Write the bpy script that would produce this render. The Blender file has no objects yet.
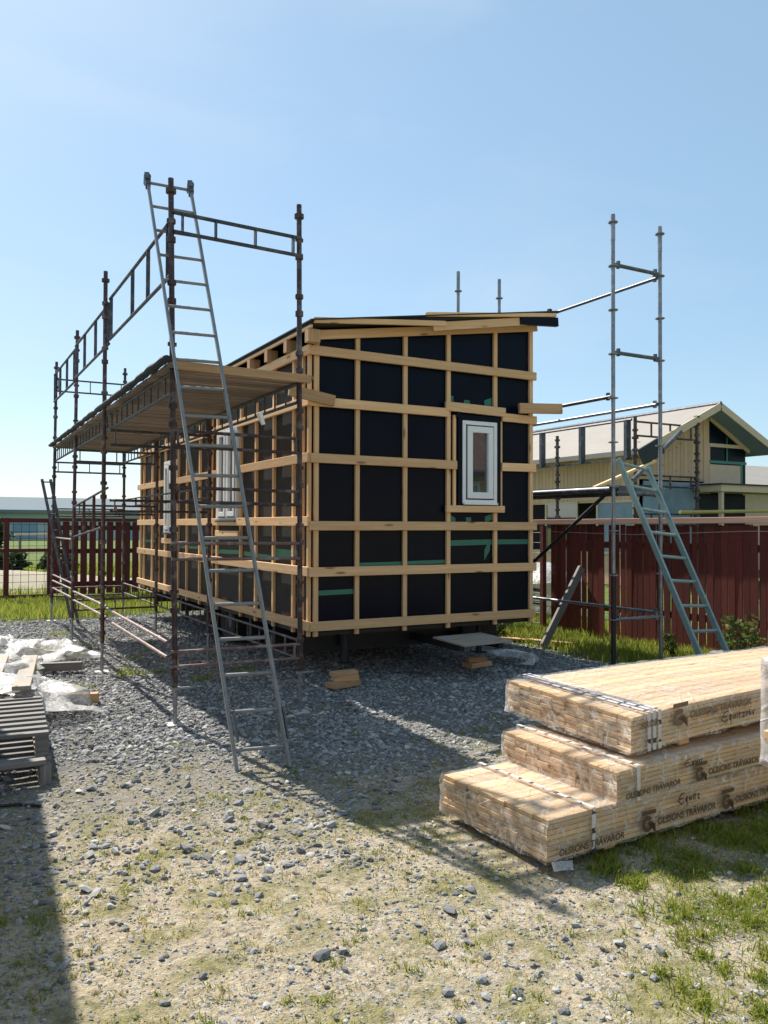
import bpy, bmesh, math, random
import numpy as np
from mathutils import Vector, Matrix, noise as mnoise
random.seed(7); rng = np.random.default_rng(11)
R = math.radians
sc = bpy.context.scene
COL = sc.collection
V = Vector

# ------------------------------------------------------------------ ids
def tag(o, label=None, cat=None, group=None, kind=None):
    if label: o['label'] = label
    if cat: o['category'] = cat
    if group: o['group'] = group
    if kind: o['kind'] = kind
    return o
def link(o, parent=None):
    COL.objects.link(o)
    if parent is not None: o.parent = parent
    return o
def thing(name, loc, label, cat, group=None, rz=0):
    o = bpy.data.objects.new(name, None); o.empty_display_size = .2
    o.location = loc; o.rotation_euler = (0, 0, rz)
    link(o); return tag(o, label, cat, group)
def wm(o):                       # world matrix without a depsgraph update
    m = o.matrix_basis.copy()
    return wm(o.parent) @ m if o.parent else m

# ------------------------------------------------------------------ mesh builder
class MB:
    def __init__(s): s.v = []; s.f = []
    def add(s, vs, fs, M=None):
        n = len(s.v)
        s.v += [tuple(M @ V(p)) if M is not None else tuple(p) for p in vs]
        s.f += [tuple(i + n for i in f) for f in fs]
        return s
    def box(s, x0, x1, y0, y1, z0, z1, M=None):
        vs = [(x0,y0,z0),(x1,y0,z0),(x1,y1,z0),(x0,y1,z0),(x0,y0,z1),(x1,y0,z1),(x1,y1,z1),(x0,y1,z1)]
        return s.add(vs, [(3,2,1,0),(4,5,6,7),(0,1,5,4),(1,2,6,5),(2,3,7,6),(3,0,4,7)], M)
    def beam(s, a, b, w, h, up=(0,0,1)):
        a, b = V(a), V(b); M = frame(a, b, up)
        return s.box(0, (b-a).length, -w/2, w/2, -h/2, h/2, M)
    def tube(s, a, b, r, n=8, r2=None):
        a, b = V(a), V(b); M = frame(a, b); L = (b-a).length
        if r2 is None: r2 = r
        vs = [(0, r*math.cos(t), r*math.sin(t)) for t in [2*math.pi*i/n for i in range(n)]]
        vs += [(L, r2*math.cos(t), r2*math.sin(t)) for t in [2*math.pi*i/n for i in range(n)]]
        fs = [(i, (i+1)%n, n+(i+1)%n, n+i) for i in range(n)] + [tuple(range(n))[::-1], tuple(range(n, 2*n))]
        return s.add(vs, fs, M)
    def quad(s, a, b, c, d): return s.add([a,b,c,d], [(0,1,2,3)])
    def build(s, name, mat, parent=None, smooth=False, bevel=0, M=None):
        me = bpy.data.meshes.new(name); me.from_pydata(s.v, [], s.f); me.update()
        me.materials.append(mat)
        if smooth:
            me.polygons.foreach_set('use_smooth', [True]*len(me.polygons))
            me.set_sharp_from_angle(angle=R(40))
        o = bpy.data.objects.new(name, me); link(o, parent)
        if M is not None: o.matrix_basis = M
        if bevel:
            b = o.modifiers.new('bevel', 'BEVEL'); b.width = bevel; b.segments = 1; b.limit_method = 'ANGLE'
        return o
def frame(a, b, up=(0,0,1)):
    x = (b-a).normalized(); u = V(up)
    if abs(x.dot(u)) > .99: u = V((0,1,0))
    y = u.cross(x).normalized(); z = x.cross(y)
    M = Matrix((x, y, z)).transposed().to_4x4(); M.translation = a
    return M
def board(name, a, b, w, h, mat, parent=None, up=(0,0,1), bevel=.003):
    """one sawn board, its own x along the grain; w across, h along up"""
    a, b = V(a), V(b); L = (b-a).length; m = MB()
    n = max(1, int(L/.6)); k = random.uniform(-.004, .004)
    m.box(0, L, -w/2, w/2, -h/2, h/2)
    return m.build(name, mat, parent, bevel=bevel, M=frame(a, b, up))
def np_mesh(name, Vs, F, mat, parent=None, smooth=False):
    me = bpy.data.meshes.new(name); k = F.shape[1]
    me.vertices.add(len(Vs)); me.vertices.foreach_set('co', Vs.astype(np.float32).ravel())
    me.loops.add(F.size); me.loops.foreach_set('vertex_index', F.astype(np.int32).ravel())
    me.polygons.add(len(F)); me.polygons.foreach_set('loop_start', np.arange(0, F.size, k, dtype=np.int32))
    me.polygons.foreach_set('loop_total', np.full(len(F), k, dtype=np.int32))
    me.update(calc_edges=True); me.materials.append(mat)
    me.polygons.foreach_set('use_smooth', [smooth]*len(F))
    o = bpy.data.objects.new(name, me); return link(o, parent)

# ------------------------------------------------------------------ materials
class NT:
    def __init__(s, name):
        s.m = bpy.data.materials.new(name); s.m.use_nodes = True; s.n = s.m.node_tree
        s.b = s.n.nodes['Principled BSDF']; s.out = s.n.nodes['Material Output']
    def node(s, t, **kw):
        n = s.n.nodes.new(t)
        for k, v in kw.items():
            if k.startswith('_'): setattr(n, k[1:], v)
            else: s.plug(n.inputs[k.replace('__', ' ')], v)
        return n
    def plug(s, sock, v):
        if isinstance(v, bpy.types.NodeSocket): s.n.links.new(v, sock)
        elif isinstance(v, tuple) and len(v) == 3 and len(sock.default_value) == 4: sock.default_value = (*v, 1)
        else: sock.default_value = v
    def coords(s, kind='Object', scale=(1,1,1), rand=False):
        tc = s.node('ShaderNodeTexCoord')
        mp = s.node('ShaderNodeMapping', Vector=tc.outputs[kind], Scale=scale)
        if rand:
            oi = s.node('ShaderNodeObjectInfo')
            mu = s.node('ShaderNodeMath', _operation='MULTIPLY'); s.plug(mu.inputs[0], oi.outputs['Random']); mu.inputs[1].default_value = 57
            cb = s.node('ShaderNodeCombineXYZ', X=mu.outputs[0], Y=mu.outputs[0], Z=mu.outputs[0])
            s.plug(mp.inputs['Location'], cb.outputs[0])
        return mp.outputs[0]
    def noise(s, vec, scale, detail=4, rough=.55, dist=0):
        return s.node('ShaderNodeTexNoise', Vector=vec, Scale=scale, Detail=detail, Roughness=rough, Distortion=dist).outputs[0]
    def ramp(s, fac, stops, interp='LINEAR'):
        n = s.node('ShaderNodeValToRGB', Fac=fac); r = n.color_ramp; r.interpolation = interp
        while len(r.elements) < len(stops): r.elements.new(.5)
        for e, (p, c) in zip(r.elements, stops): e.position = p; e.color = (*c, 1) if len(c) == 3 else c
        return n.outputs[0]
    def mix(s, f, a, b, mode='MIX'):
        n = s.node('ShaderNodeMix', _data_type='RGBA', _blend_type=mode)
        s.plug(n.inputs[0], f); s.plug(n.inputs[6], a); s.plug(n.inputs[7], b); return n.outputs[2]
    def math(s, op, a, b=0., c=None):
        n = s.node('ShaderNodeMath', _operation=op); s.plug(n.inputs[0], a); s.plug(n.inputs[1], b)
        if c is not None: s.plug(n.inputs[2], c)
        return n.outputs[0]
    def bump(s, h, strength=.3, dist=.01):
        n = s.node('ShaderNodeBump', Height=h, Strength=strength, Distance=dist); s.plug(s.b.inputs['Normal'], n.outputs[0])
    def set(s, **kw):
        for k, v in kw.items(): s.plug(s.b.inputs[k.replace('__', ' ')], v)
        return s.m

def wood(name, light, dark, grain=(1.2, 26, 26), rough=.75, island=False, var=.42, coord='Object', knot=.9):
    t = NT(name); c = t.coords(coord, grain, rand=True)
    n1 = t.noise(c, 1.5, 6, .6, .4); n2 = t.noise(t.coords(coord, (2.5, 9, 9), rand=True), 1., 3)
    col = t.ramp(n1, [(.3, dark), (.52, tuple(.5*(a+b) for a, b in zip(light, dark))), (.68, light)])
    col = t.mix(t.math('MULTIPLY', t.math('SUBTRACT', n2, .42), 1.2), col, tuple(x*.8 for x in light), 'MIX')
    kn = t.node('ShaderNodeTexVoronoi', Vector=t.coords(coord, (2.1, 9, 9), rand=True), Scale=1.).outputs['Distance']
    col = t.mix(t.ramp(kn, [(.07, (knot,)*3), (.16, (0,0,0))]), col, tuple(x*.35 for x in dark))
    if island: rnd = t.node('ShaderNodeNewGeometry').outputs['Random Per Island']
    else: rnd = t.node('ShaderNodeObjectInfo').outputs['Random']
    f = t.math('ADD', t.math('MULTIPLY', rnd, var), 1 - var/2)
    cb = t.node('ShaderNodeCombineColor', Red=f, Green=t.math('MULTIPLY', f, .99), Blue=t.math('MULTIPLY', f, .96)).outputs[0]
    col = t.mix(1., col, cb, 'MULTIPLY')
    t.bump(n1, .25, .004)
    return t.set(Base__Color=col, Roughness=rough)
def plain(name, col, rough=.6, metal=0, var=.15, scale=6, bump=.1, spec=None):
    t = NT(name); n = t.noise(t.coords('Object', (1,1,1), rand=True), scale, 5)
    c = t.mix(n, tuple(x*(1-var) for x in col), tuple(min(1, x*(1+var)) for x in col))
    if bump: t.bump(t.noise(t.coords(), scale*6, 3), bump, .003)
    m = t.set(Base__Color=c, Roughness=rough, Metallic=metal)
    if spec is not None: t.b.inputs['Specular IOR Level'].default_value = spec
    return m

M = {}
M['pine'] = wood('pine', (.88,.58,.32), (.72,.42,.20))
M['pine_pack'] = wood('pine_pack', (.74,.51,.29), (.52,.32,.16), grain=(.8,18,30), island=True, var=.34)
M['pine_end'] = wood('pine_end', (.55,.36,.2), (.4,.23,.11), island=True, var=.6)
M['pine_raw'] = wood('pine_raw', (.68,.42,.22), (.48,.27,.13))
M['grey_wood'] = wood('grey_wood', (.24,.23,.22), (.11,.105,.105), knot=.15)
M['deck_wood'] = wood('deck_wood', (.29,.23,.18), (.16,.125,.10), island=True, var=.5)
M['ply'] = wood('ply', (.46,.40,.34), (.34,.29,.24), grain=(2,6,2))
# dark membrane
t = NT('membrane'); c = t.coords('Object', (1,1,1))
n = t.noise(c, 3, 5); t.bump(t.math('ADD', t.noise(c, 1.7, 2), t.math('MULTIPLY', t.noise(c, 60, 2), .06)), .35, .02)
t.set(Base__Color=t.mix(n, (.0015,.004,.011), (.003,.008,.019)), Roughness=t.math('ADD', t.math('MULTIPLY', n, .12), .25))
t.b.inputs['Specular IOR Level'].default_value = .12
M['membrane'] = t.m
t = NT('sunlit_membrane'); c = t.coords('Object', (1,1,1)); n = t.noise(c, 4, 5)  # same membrane, lighter and browner: grazing sunlight put into the colour
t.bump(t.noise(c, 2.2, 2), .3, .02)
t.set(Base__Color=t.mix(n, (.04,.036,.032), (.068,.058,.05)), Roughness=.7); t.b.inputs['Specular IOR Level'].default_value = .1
M['sunlit_membrane'] = t.m
M['roof_felt'] = plain('roof_felt', (.03,.034,.04), .8)
M['tape'] = plain('tape', (.012,.17,.12), .35, var=.2)
M['white'] = plain('white_paint', (.86,.86,.86), .4, var=.05)
M['gasket'] = plain('gasket', (.03,.03,.035), .5)
t = NT('glass'); t.set(Base__Color=(.02,.025,.03), Roughness=.02); t.b.inputs['IOR'].default_value = 2.6
M['glass'] = t.m
# scaffold steel: dark red paint worn through to rust and grey steel
def steel(name, paint, bare, lo=.5, hi=.62, rough=.55, metal=.2):
    t = NT(name); c = t.coords('Object'); n = t.noise(c, 9, 8, .65); n2 = t.noise(c, 42, 4, .6)
    f = t.ramp(n, [(lo, (0,0,0)), (hi, (1,1,1))])
    col = t.mix(f, paint, bare); col = t.mix(t.ramp(n2, [(.56, (0,0,0)), (.7, (.8,.8,.8))]), col, (.13,.055,.03))
    t.bump(n2, .3, .003)
    return t.set(Base__Color=col, Roughness=rough, Metallic=metal)
M['rust_steel'] = steel('rust_steel', (.06,.034,.034), (.17,.145,.145))
M['pink_steel'] = steel('pink_steel', (.19,.12,.105), (.33,.29,.27))
M['lattice'] = steel('lattice', (.045,.06,.082), (.12,.12,.13))  # upper scaffold steel; bluish sky reflection put into the paint colour
M['galv'] = steel('galv', (.26,.27,.29), (.36,.37,.39), metal=.55, rough=.42)
M['galv_dark'] = steel('galv_dark', (.10,.11,.13), (.2,.2,.22), metal=.4, rough=.45)
M['old_alu'] = plain('old_alu', (.25,.25,.25), .5, .35, var=.35, scale=14)
M['alu_green'] = plain('alu_green', (.27,.38,.37), .45, .3, var=.3, scale=14)
M['black'] = plain('black_steel', (.02,.021,.024), .55)
M['tyre'] = plain('tyre', (.025,.025,.025), .85)
# red fence paint
t = NT('red_paint'); c = t.coords('Object', (14,14,1.2)); n = t.noise(c, 1.5, 6)
isl = t.node('ShaderNodeNewGeometry').outputs['Random Per Island']; oi = t.node('ShaderNodeObjectInfo').outputs['Random']
f = t.math('ADD', t.math('MULTIPLY', oi, .5), .75)
col = t.mix(n, (.125,.024,.017), (.23,.045,.030))
col = t.mix(1., col, t.node('ShaderNodeCombineColor', Red=f, Green=f, Blue=f).outputs[0], 'MULTIPLY')
t.bump(n, .3, .003); M['red'] = t.set(Base__Color=col, Roughness=.8)
M['shaded_red'] = plain('shaded_red', (.11,.022,.018), .85, var=.3, scale=10)  # darker copy of the fence red, shade of the backlit side painted in
M['cap_pink'] = wood('cap_pink', (.66,.40,.31), (.55,.31,.23))
M['cladding'] = wood('cladding', (.72,.48,.32), (.60,.39,.25), grain=(26,26,1.2), island=True, var=.16)
M['house_roof'] = plain('house_roof', (.30,.27,.235), .8, var=.15, scale=1.5)
M['trim_beige'] = plain('trim_beige', (.66,.49,.34), .7)
M['hall_roof'] = plain('hall_roof', (.20,.235,.25), 1., var=.06, spec=.02, bump=0)  # hall roof and wall paled, distance haze put into their colours
M['hall_wall'] = plain('hall_wall', (.5,.58,.56), .7, var=.04)
M['hall_blue'] = plain('hall_blue', (.28,.42,.52), .7, var=.05)
M['blue_film'] = plain('blue_film', (.19,.27,.35), .35, var=.5, scale=2.2, bump=.5)
M['soffit_blue'] = plain('soffit_blue', (.27,.34,.52), .7, var=.06)
M['yellow'] = plain('yellow', (.45,.33,.09), .6)
M['stone_light'] = plain('base_plate', (.5,.48,.45), .7)
M['brick_roof'] = plain('brick_roof', (.085,.055,.045), .8, var=.8, scale=5)
M['cream'] = plain('cream', (.6,.47,.25), .7)

def film(name, opac_lo, opac_hi, tint=(.75,.74,.72), scale=7, rough=.3):
    t = NT(name); c = t.coords('Object'); n = t.noise(c, scale, 5, .6, 1.2); n2 = t.noise(c, scale*3.3, 4, .6, 2.)
    ridge = t.math('ABSOLUTE', t.math('SUBTRACT', n, .5))
    cre = t.ramp(ridge, [(0., (1,1,1)), (.014, (0,0,0))])
    vo = t.node('ShaderNodeTexVoronoi', _feature='DISTANCE_TO_EDGE', Vector=t.coords('Object', (1,1.6,1.3)), Scale=scale*1.1)
    t.n.links.new(t.node('ShaderNodeVectorMath', _operation='ADD').outputs[0], vo.inputs['Vector']) if False else None
    fold = t.ramp(vo.outputs['Distance'], [(0., (1,1,1)), (.022, (0,0,0))])
    fold = t.math('MULTIPLY', fold, t.ramp(n, [(.42, (0,0,0)), (.6, (1,1,1))]))
    cre = t.math('MAXIMUM', cre, fold)
    t.bump(t.math('ADD', t.math('ADD', n, t.math('MULTIPLY', n2, .3)), t.math('MULTIPLY', fold, .3)), .45, .02)
    t.set(Base__Color=tint, Roughness=rough)
    t.b.inputs['Specular IOR Level'].default_value = .6
    op = t.math('ADD', t.math('MULTIPLY', cre, .4), t.ramp(n2, [(.4, (opac_lo,)*3), (.65, (opac_hi,)*3)]))
    t.plug(t.b.inputs['Alpha'], op); return t.m
M['wrap'] = film('wrap', .08, .36, (.80,.77,.72), 3.6, .17)
M['sheet'] = film('sheet', .38, .85, (.68,.67,.65), 4)
M['hang_film'] = film('hang_film', .4, .7, (.62,.6,.6), 4)
M['ink'] = plain('ink', (.05,.035,.03), .6)
M['ink2'] = plain('ink_brown', (.19,.125,.08), .6); M['ink3'] = plain('ink_faded', (.10,.066,.045), .6)
t = NT('strap'); sp = t.node('ShaderNodeSeparateXYZ', Vector=t.coords())
fr_ = t.math('FRACT', t.math('MULTIPLY', t.math('ADD', sp.outputs[1], sp.outputs[2]), 11.))
dash = t.math('MULTIPLY', t.math('GREATER_THAN', fr_, .72), t.math('GREATER_THAN', t.noise(t.coords(), 22, 1), .48))
t.set(Base__Color=t.mix(dash, (.72,.72,.75), (.05,.05,.06)), Roughness=.35, Alpha=t.math('ADD', t.math('MULTIPLY', t.noise(t.coords(), 30, 3), .8), .25)); M['strap'] = t.m

# leaves
def leafy(name, a, b, c2=None):
    t = NT(name); r = t.node('ShaderNodeNewGeometry').outputs['Random Per Island']
    col = t.ramp(r, [(0., a), (.6, b), (1., c2 or b)])
    t.set(Base__Color=col, Roughness=.6); t.b.inputs['Specular IOR Level'].default_value = .25
    tr = t.node('ShaderNodeBsdfTranslucent', Color=col); mx = t.node('ShaderNodeMixShader', Fac=.5)
    t.n.links.new(t.b.outputs[0], mx.inputs[1]); t.n.links.new(tr.outputs[0], mx.inputs[2]); t.n.links.new(mx.outputs[0], t.out.inputs[0])
    return t.m
M['grass'] = leafy('grass', (.12,.18,.02), (.28,.33,.045), (.45,.41,.11))
M['dry_grass'] = leafy('dry_grass', (.22,.23,.05), (.42,.36,.12), (.5,.42,.2))
M['leaf'] = leafy('leaf', (.05,.09,.02), (.10,.15,.035), (.22,.22,.08))
M['dark_leaf'] = leafy('dark_leaf', (.02,.04,.015), (.04,.065,.022))
M['bark'] = plain('bark', (.09,.065,.045), .9, var=.3)

# ------------------------------------------------------------------ ground height
def vnoise(x, y, s, seed=0):
    x = np.asarray(x, float)/s + seed*17.3; y = np.asarray(y, float)/s + seed*9.1
    xi = np.floor(x); yi = np.floor(y); fx = x-xi; fy = y-yi
    fx = fx*fx*(3-2*fx); fy = fy*fy*(3-2*fy)
    def h(a, b):
        q = np.sin(a*127.1 + b*311.7 + seed*74.7)*43758.5453; return q - np.floor(q)
    return (h(xi,yi)*(1-fx)+h(xi+1,yi)*fx)*(1-fy) + (h(xi,yi+1)*(1-fx)+h(xi+1,yi+1)*fx)*fy
def gh(x, y):
    x = np.asarray(x, float); y = np.asarray(y, float)
    near = np.clip((26 - np.hypot(x-3, y-7))/6, 0, 1)
    z = ((vnoise(x,y,1.9,1)-.5)*.05 + (vnoise(x,y,.45,2)-.5)*.022 + (vnoise(x,y,.12,3)-.5)*.010)*near
    bank = np.exp(-((x-1.2)/3.0)**2 - ((y-23.5)/1.6)**2)*.45      # sandy bank behind the left fence
    return z + bank - .01
def gz(x, y): return float(gh(x, y))

def axis(lo, hi, step, far):
    a = list(np.arange(lo, hi+1e-6, step)); l = []; s = step
    x = hi
    while x < far: s *= 1.35; x += s; l.append(x)
    l2 = []; s = step; x = lo
    while x > -far: s *= 1.35; x -= s; l2.append(x)
    return np.array(l2[::-1] + a + l)
gx = axis(-3, 10, .05, 2500); gy = axis(1, 19, .05, 2500)
XX, YY = np.meshgrid(gx, gy); ZZ = gh(XX, YY)
Vs = np.stack([XX.ravel(), YY.ravel(), ZZ.ravel()], 1)
nx, ny = len(gx), len(gy); idx = np.arange(nx*ny).reshape(ny, nx)
F = np.stack([idx[:-1,:-1], idx[:-1,1:], idx[1:,1:], idx[1:,:-1]], -1).reshape(-1, 4)
t = NT('ground')
P = t.coords('Object'); sep = t.node('ShaderNodeSeparateXYZ', Vector=P); px_, py_ = sep.outputs[0], sep.outputs[1]
nb = t.noise(P, .9, 4); nm = t.noise(P, 3.2, 5); nf = t.noise(P, 26, 6, .7); nff = t.noise(P, 110, 3, .7)
sand = t.ramp(nf, [(.3, (.16,.13,.09)), (.44, (.40,.325,.22)), (.58, (.50,.415,.285)), (.72, (.64,.56,.42))])
spk = t.node('ShaderNodeTexVoronoi', Vector=P, Scale=75.).outputs['Color']
sand = t.mix(t.ramp(spk, [(.60, (0,0,0)), (.70, (.75,.75,.75))]), sand, t.ramp(t.noise(P, 40, 1), [(.4, (.14,.14,.145)), (.55, (.5,.49,.45))]))
grav = t.ramp(t.node('ShaderNodeTexVoronoi', Vector=P, Scale=34.).outputs['Color'], [(0., (.07,.075,.085)), (.5, (.15,.155,.165)), (1., (.27,.27,.27))])
# gravel beyond about y=4.6, sand in front, mixed by noise
gm = t.math('ADD', py_, t.math('MULTIPLY', nb, 3.2)); gm = t.math('ADD', gm, t.math('MULTIPLY', nm, 1.5))
gmf = t.node('ShaderNodeMapRange', Value=gm, From__Min=6.0, From__Max=8.3).outputs[0]
gmf = t.math('MULTIPLY', gmf, t.ramp(nf, [(.25, (.45,)*3), (.6, (1,1,1))]))
yard = t.mix(gmf, sand, grav)
moss = t.ramp(nf, [(.3, (.11,.115,.03)), (.7, (.31,.28,.09))])
mossf = t.math('MULTIPLY', t.ramp(nm, [(.47, (0,0,0)), (.62, (.75,.75,.75))]), t.math('SUBTRACT', 1., gmf))
yard = t.mix(mossf, yard, moss)
green = t.ramp(nm, [(.3, (.06,.09,.02)), (.55, (.12,.16,.035)), (.75, (.2,.2,.07))])
# grass near the fences and in the field
gl = t.math('ADD', py_, t.math('MULTIPLY', nb, 2.0)); glf = t.node('ShaderNodeMapRange', Value=gl, From__Min=15.3, From__Max=16.2).outputs[0]
gr = t.math('ADD', px_, t.math('MULTIPLY', nb, 1.2)); grf = t.node('ShaderNodeMapRange', Value=gr, From__Min=7.2, From__Max=7.7).outputs[0]
gc = t.math('ADD', t.math('SUBTRACT', px_, t.math('MULTIPLY', py_, .55)), t.math('MULTIPLY', nm, 1.6))
gcf = t.node('ShaderNodeMapRange', Value=gc, From__Min=2.4, From__Max=3.3).outputs[0]
gcf = t.math('MULTIPLY', gcf, t.math('MULTIPLY', t.math('LESS_THAN', py_, 4.2), .8))
gall = t.math('MAXIMUM', t.math('MAXIMUM', glf, grf), gcf)
col = t.mix(gall, yard, green)
# pale sandy bank beyond the left fence
d1 = t.math('POWER', t.math('DIVIDE', t.math('SUBTRACT', px_, 1.2), 5.5), 2.); d2 = t.math('POWER', t.math('DIVIDE', t.math('SUBTRACT', py_, 22.8), 2.2), 2.)
bk = t.math('LESS_THAN', t.math('ADD', t.math('ADD', d1, d2), t.math('MULTIPLY', nm, .8)), 1.35)
col = t.mix(t.math('MULTIPLY', bk, .9), col, (.42,.36,.27))
t.bump(t.math('ADD', nf, t.math('MULTIPLY', nff, .5)), .8, .03)
t.set(Base__Color=col, Roughness=.95); t.b.inputs['Specular IOR Level'].default_value = .2
g = np_mesh('ground', Vs, F, t.m, smooth=True); tag(g, kind='structure')

# ------------------------------------------------------------------ gravel stones
PHI = (1+5**.5)/2
ICO = np.array([(-1,PHI,0),(1,PHI,0),(-1,-PHI,0),(1,-PHI,0),(0,-1,PHI),(0,1,PHI),(0,-1,-PHI),(0,1,-PHI),(PHI,0,-1),(PHI,0,1),(-PHI,0,-1),(-PHI,0,1)])/1.902
ICF = np.array([(0,11,5),(0,5,1),(0,1,7),(0,7,10),(0,10,11),(1,5,9),(5,11,4),(11,10,2),(10,7,6),(7,1,8),(3,9,4),(3,4,2),(3,2,6),(3,6,8),(3,8,9),(4,9,5),(2,4,11),(6,2,10),(8,6,7),(9,8,1)])
def stones(name, n, region, size, sig, mat, dens=None, label=None, cat=None):
    x0, x1, y0, y1 = region
    x = rng.uniform(x0, x1, n*4); y = y0 + (y1-y0)*rng.uniform(0, 1, n*4)
    # in view or near it
    dep = .486*x + .874*y; lat = .874*x - .486*y
    k = (np.abs(lat) < dep*.56 + .8) & (dep > 1.6)
    if dens is not None: k &= rng.uniform(0, 1, n*4) < dens(x, y)
    x = x[k][:n]; y = y[k][:n]; n = len(x)
    s = size*np.exp(rng.normal(0, sig, n)); s = np.minimum(s, size*3.2)
    vs = ICO[None]*(1+rng.uniform(-.32,.32,(n,12,1)))
    vs = vs*np.stack([rng.uniform(.8,1.4,n), rng.uniform(.6,1.0,n), rng.uniform(.35,.75,n)], 1)[:,None]*s[:,None,None]
    a = rng.uniform(0, 2*np.pi, n); ca, sa = np.cos(a)[:,None], np.sin(a)[:,None]; ti = rng.normal(0, .25, n)[:,None]
    X = vs[...,0]*ca - vs[...,1]*sa; Y = vs[...,0]*sa + vs[...,1]*ca; Z = vs[...,2] + X*ti
    Z = Z + (gh(x, y) + s*.22)[:,None]
    Vv = np.stack([X + x[:,None], Y + y[:,None], Z], -1).reshape(-1, 3)
    Ff = (ICF[None] + (np.arange(n)*12)[:,None,None]).reshape(-1, 3)
    return np_mesh(name, Vv, Ff, mat)
t = NT('stone'); r = t.node('ShaderNodeNewGeometry').outputs['Random Per Island']
col = t.ramp(r, [(0., (.07,.075,.09)), (.25, (.14,.147,.165)), (.55, (.235,.24,.25)), (.83, (.38,.38,.365)), (1., (.56,.54,.48))])
n = t.noise(t.coords(), 60, 4); col = t.mix(t.math('MULTIPLY', n, .5), col, (.33,.32,.30)); t.bump(n, .3, .004)
M['stone'] = t.set(Base__Color=col, Roughness=.9)
def grav_d(x, y):
    d = np.clip((y + (vnoise(x,y,1.1,5)-.5)*1.8 - 3.3)/2.7, 0, 1)
    return np.clip(d**1.7*(.35+.65*(vnoise(x,y,.5,6) > .25)), .018, 1) * np.clip((15.6 - y)/1.2, .05, 1) * np.where(x > 7.0 + vnoise(x,y,.8,8)*.8, .06, 1)
s1 = stones('gravel', 135000, (-3,9.5,2.0,16), .0105, .5, M['stone'], grav_d)
tag(s1, 'blue grey crushed gravel covering the yard', 'gravel', kind='stuff')
def sparse(x, y): return .25 + .75*(vnoise(x,y,.35,9) > .55)
s2 = stones('pebbles', 7000, (-1,6,1.2,6), .0062, .5, M['stone'], sparse)
tag(s2, 'scattered grey stones on the sandy ground in front', 'stones', kind='stuff')
s3 = stones('chippings', 52000, (-1,6.5,1.2,6.5), .0032, .45, M['stone'], lambda x, y: .2+.8*(vnoise(x,y,.3,12)>.4))
tag(s3, 'fine stone chips strewn over the sand in front', 'stone chips', kind='stuff')
def bigs(x, y): return np.where(y > 4.2, .35, 1)
s4 = stones('rocks', 70, (0,5,1.6,5.5), .0150, .22, M['stone'], bigs)
tag(s4, 'larger angular grey stones lying on the sand', 'stones', kind='stuff')

# ------------------------------------------------------------------ grass
def blades(name, x, y, h, mat, label, w=.004, lean=.5, cat='grass'):
    n = len(x); a = rng.uniform(0, 2*np.pi, n); dx, dy = np.cos(a), np.sin(a)
    b = rng.uniform(0, 2*np.pi, n); l = rng.uniform(.1, lean, n)*h; lx, ly = np.cos(b)*l, np.sin(b)*l
    z = gh(x, y) - .005; W = w*rng.uniform(.6, 1.4, n)
    P = np.stack([np.stack([x-dx*W, y-dy*W, z],1), np.stack([x+dx*W, y+dy*W, z],1),
        np.stack([x+dx*W*.8+lx*.35, y+dy*W*.8+ly*.35, z+h*.55],1), np.stack([x-dx*W*.8+lx*.35, y-dy*W*.8+ly*.35, z+h*.55],1),
        np.stack([x+lx, y+ly, z+h*(1-.25*l/np.maximum(h,1e-4))],1)], 1).reshape(-1, 3)
    k = np.arange(n)*5
    F = np.concatenate([np.stack([k,k+1,k+2],1), np.stack([k,k+2,k+3],1), np.stack([k+3,k+2,k+4],1)])
    o = np_mesh(name, P, F, mat); return tag(o, label, cat, kind='stuff')
def scatter(n, reg, dens):
    x0,x1,y0,y1 = reg; x = rng.uniform(x0,x1,n); y = rng.uniform(y0,y1,n); k = rng.uniform(0,1,n) < dens(x,y)
    return x[k], y[k]
# long grass along the left fence
x, y = scatter(60000, (-2,9.5,14.6,18.2), lambda x,y: np.clip((y-15.0+(vnoise(x,y,.9,21)-.5)*1.6)/.5, 0, 1)*(.3+.7*vnoise(x,y,.4,22)))
blades('long_grass', x, y, rng.uniform(.08,.24,len(x)), M['grass'], 'long green grass growing along the foot of the red slatted fence', .006)
# strip on the right below the fence
x, y = scatter(90000, (6.2,9.6,4.2,14), lambda x,y: np.clip((x-7.15+(vnoise(x,y,.9,23)-.5)*1.5)/.5, 0, 1)*(.25+.75*(vnoise(x,y,.35,24)>.35)))
blades('verge_grass', x, y, rng.uniform(.04,.17,len(x)), M['grass'], 'green grass strip between the gravel and the tall red board fence', .005)
# tufts lower right
def fg(x, y):
    a = np.clip((x - .55*y + (vnoise(x,y,.7,25)-.5)*1.6 - 1.55)/.7, 0, 1)*np.clip((vnoise(x,y,.2,26) - .35)*3, .03, 1)
    return np.clip(a*(y < 3.6), 0, 1)
x, y = scatter(190000, (1.5,5.5,1.2,3.6), fg)
blades('turf', x, y, rng.uniform(.008,.035,len(x))*(.7+.9*vnoise(x,y,.3,27)), M['grass'], 'patches of short green grass in front of the timber packs', .0022, .9)
x, y = scatter(600000, (-1,5.5,1.2,9), lambda x,y: np.clip((vnoise(x,y,.09,28)-.55)*2.5,0.02,1)*np.clip((vnoise(x,y,.7,29)-.2)*2,.08,1)*np.clip((6.3-y)/2,.06,1)*(.3+.7*(np.abs(.874*x-.486*y) < .6*(.486*x+.874*y)))*.5)
k_ = len(x)//3
blades('green_tufts', x[:k_], y[:k_], rng.uniform(.008,.026,k_), M['grass'], 'thin green sprigs scattered over the bare sand', .0020, 1.0)
x, y = x[k_:], y[k_:]
blades('dry_tufts', x, y, rng.uniform(.008,.028,len(x)), M['dry_grass'], 'thin yellowish tufts scattered over the bare sand', .0022, 1.0)
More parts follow.
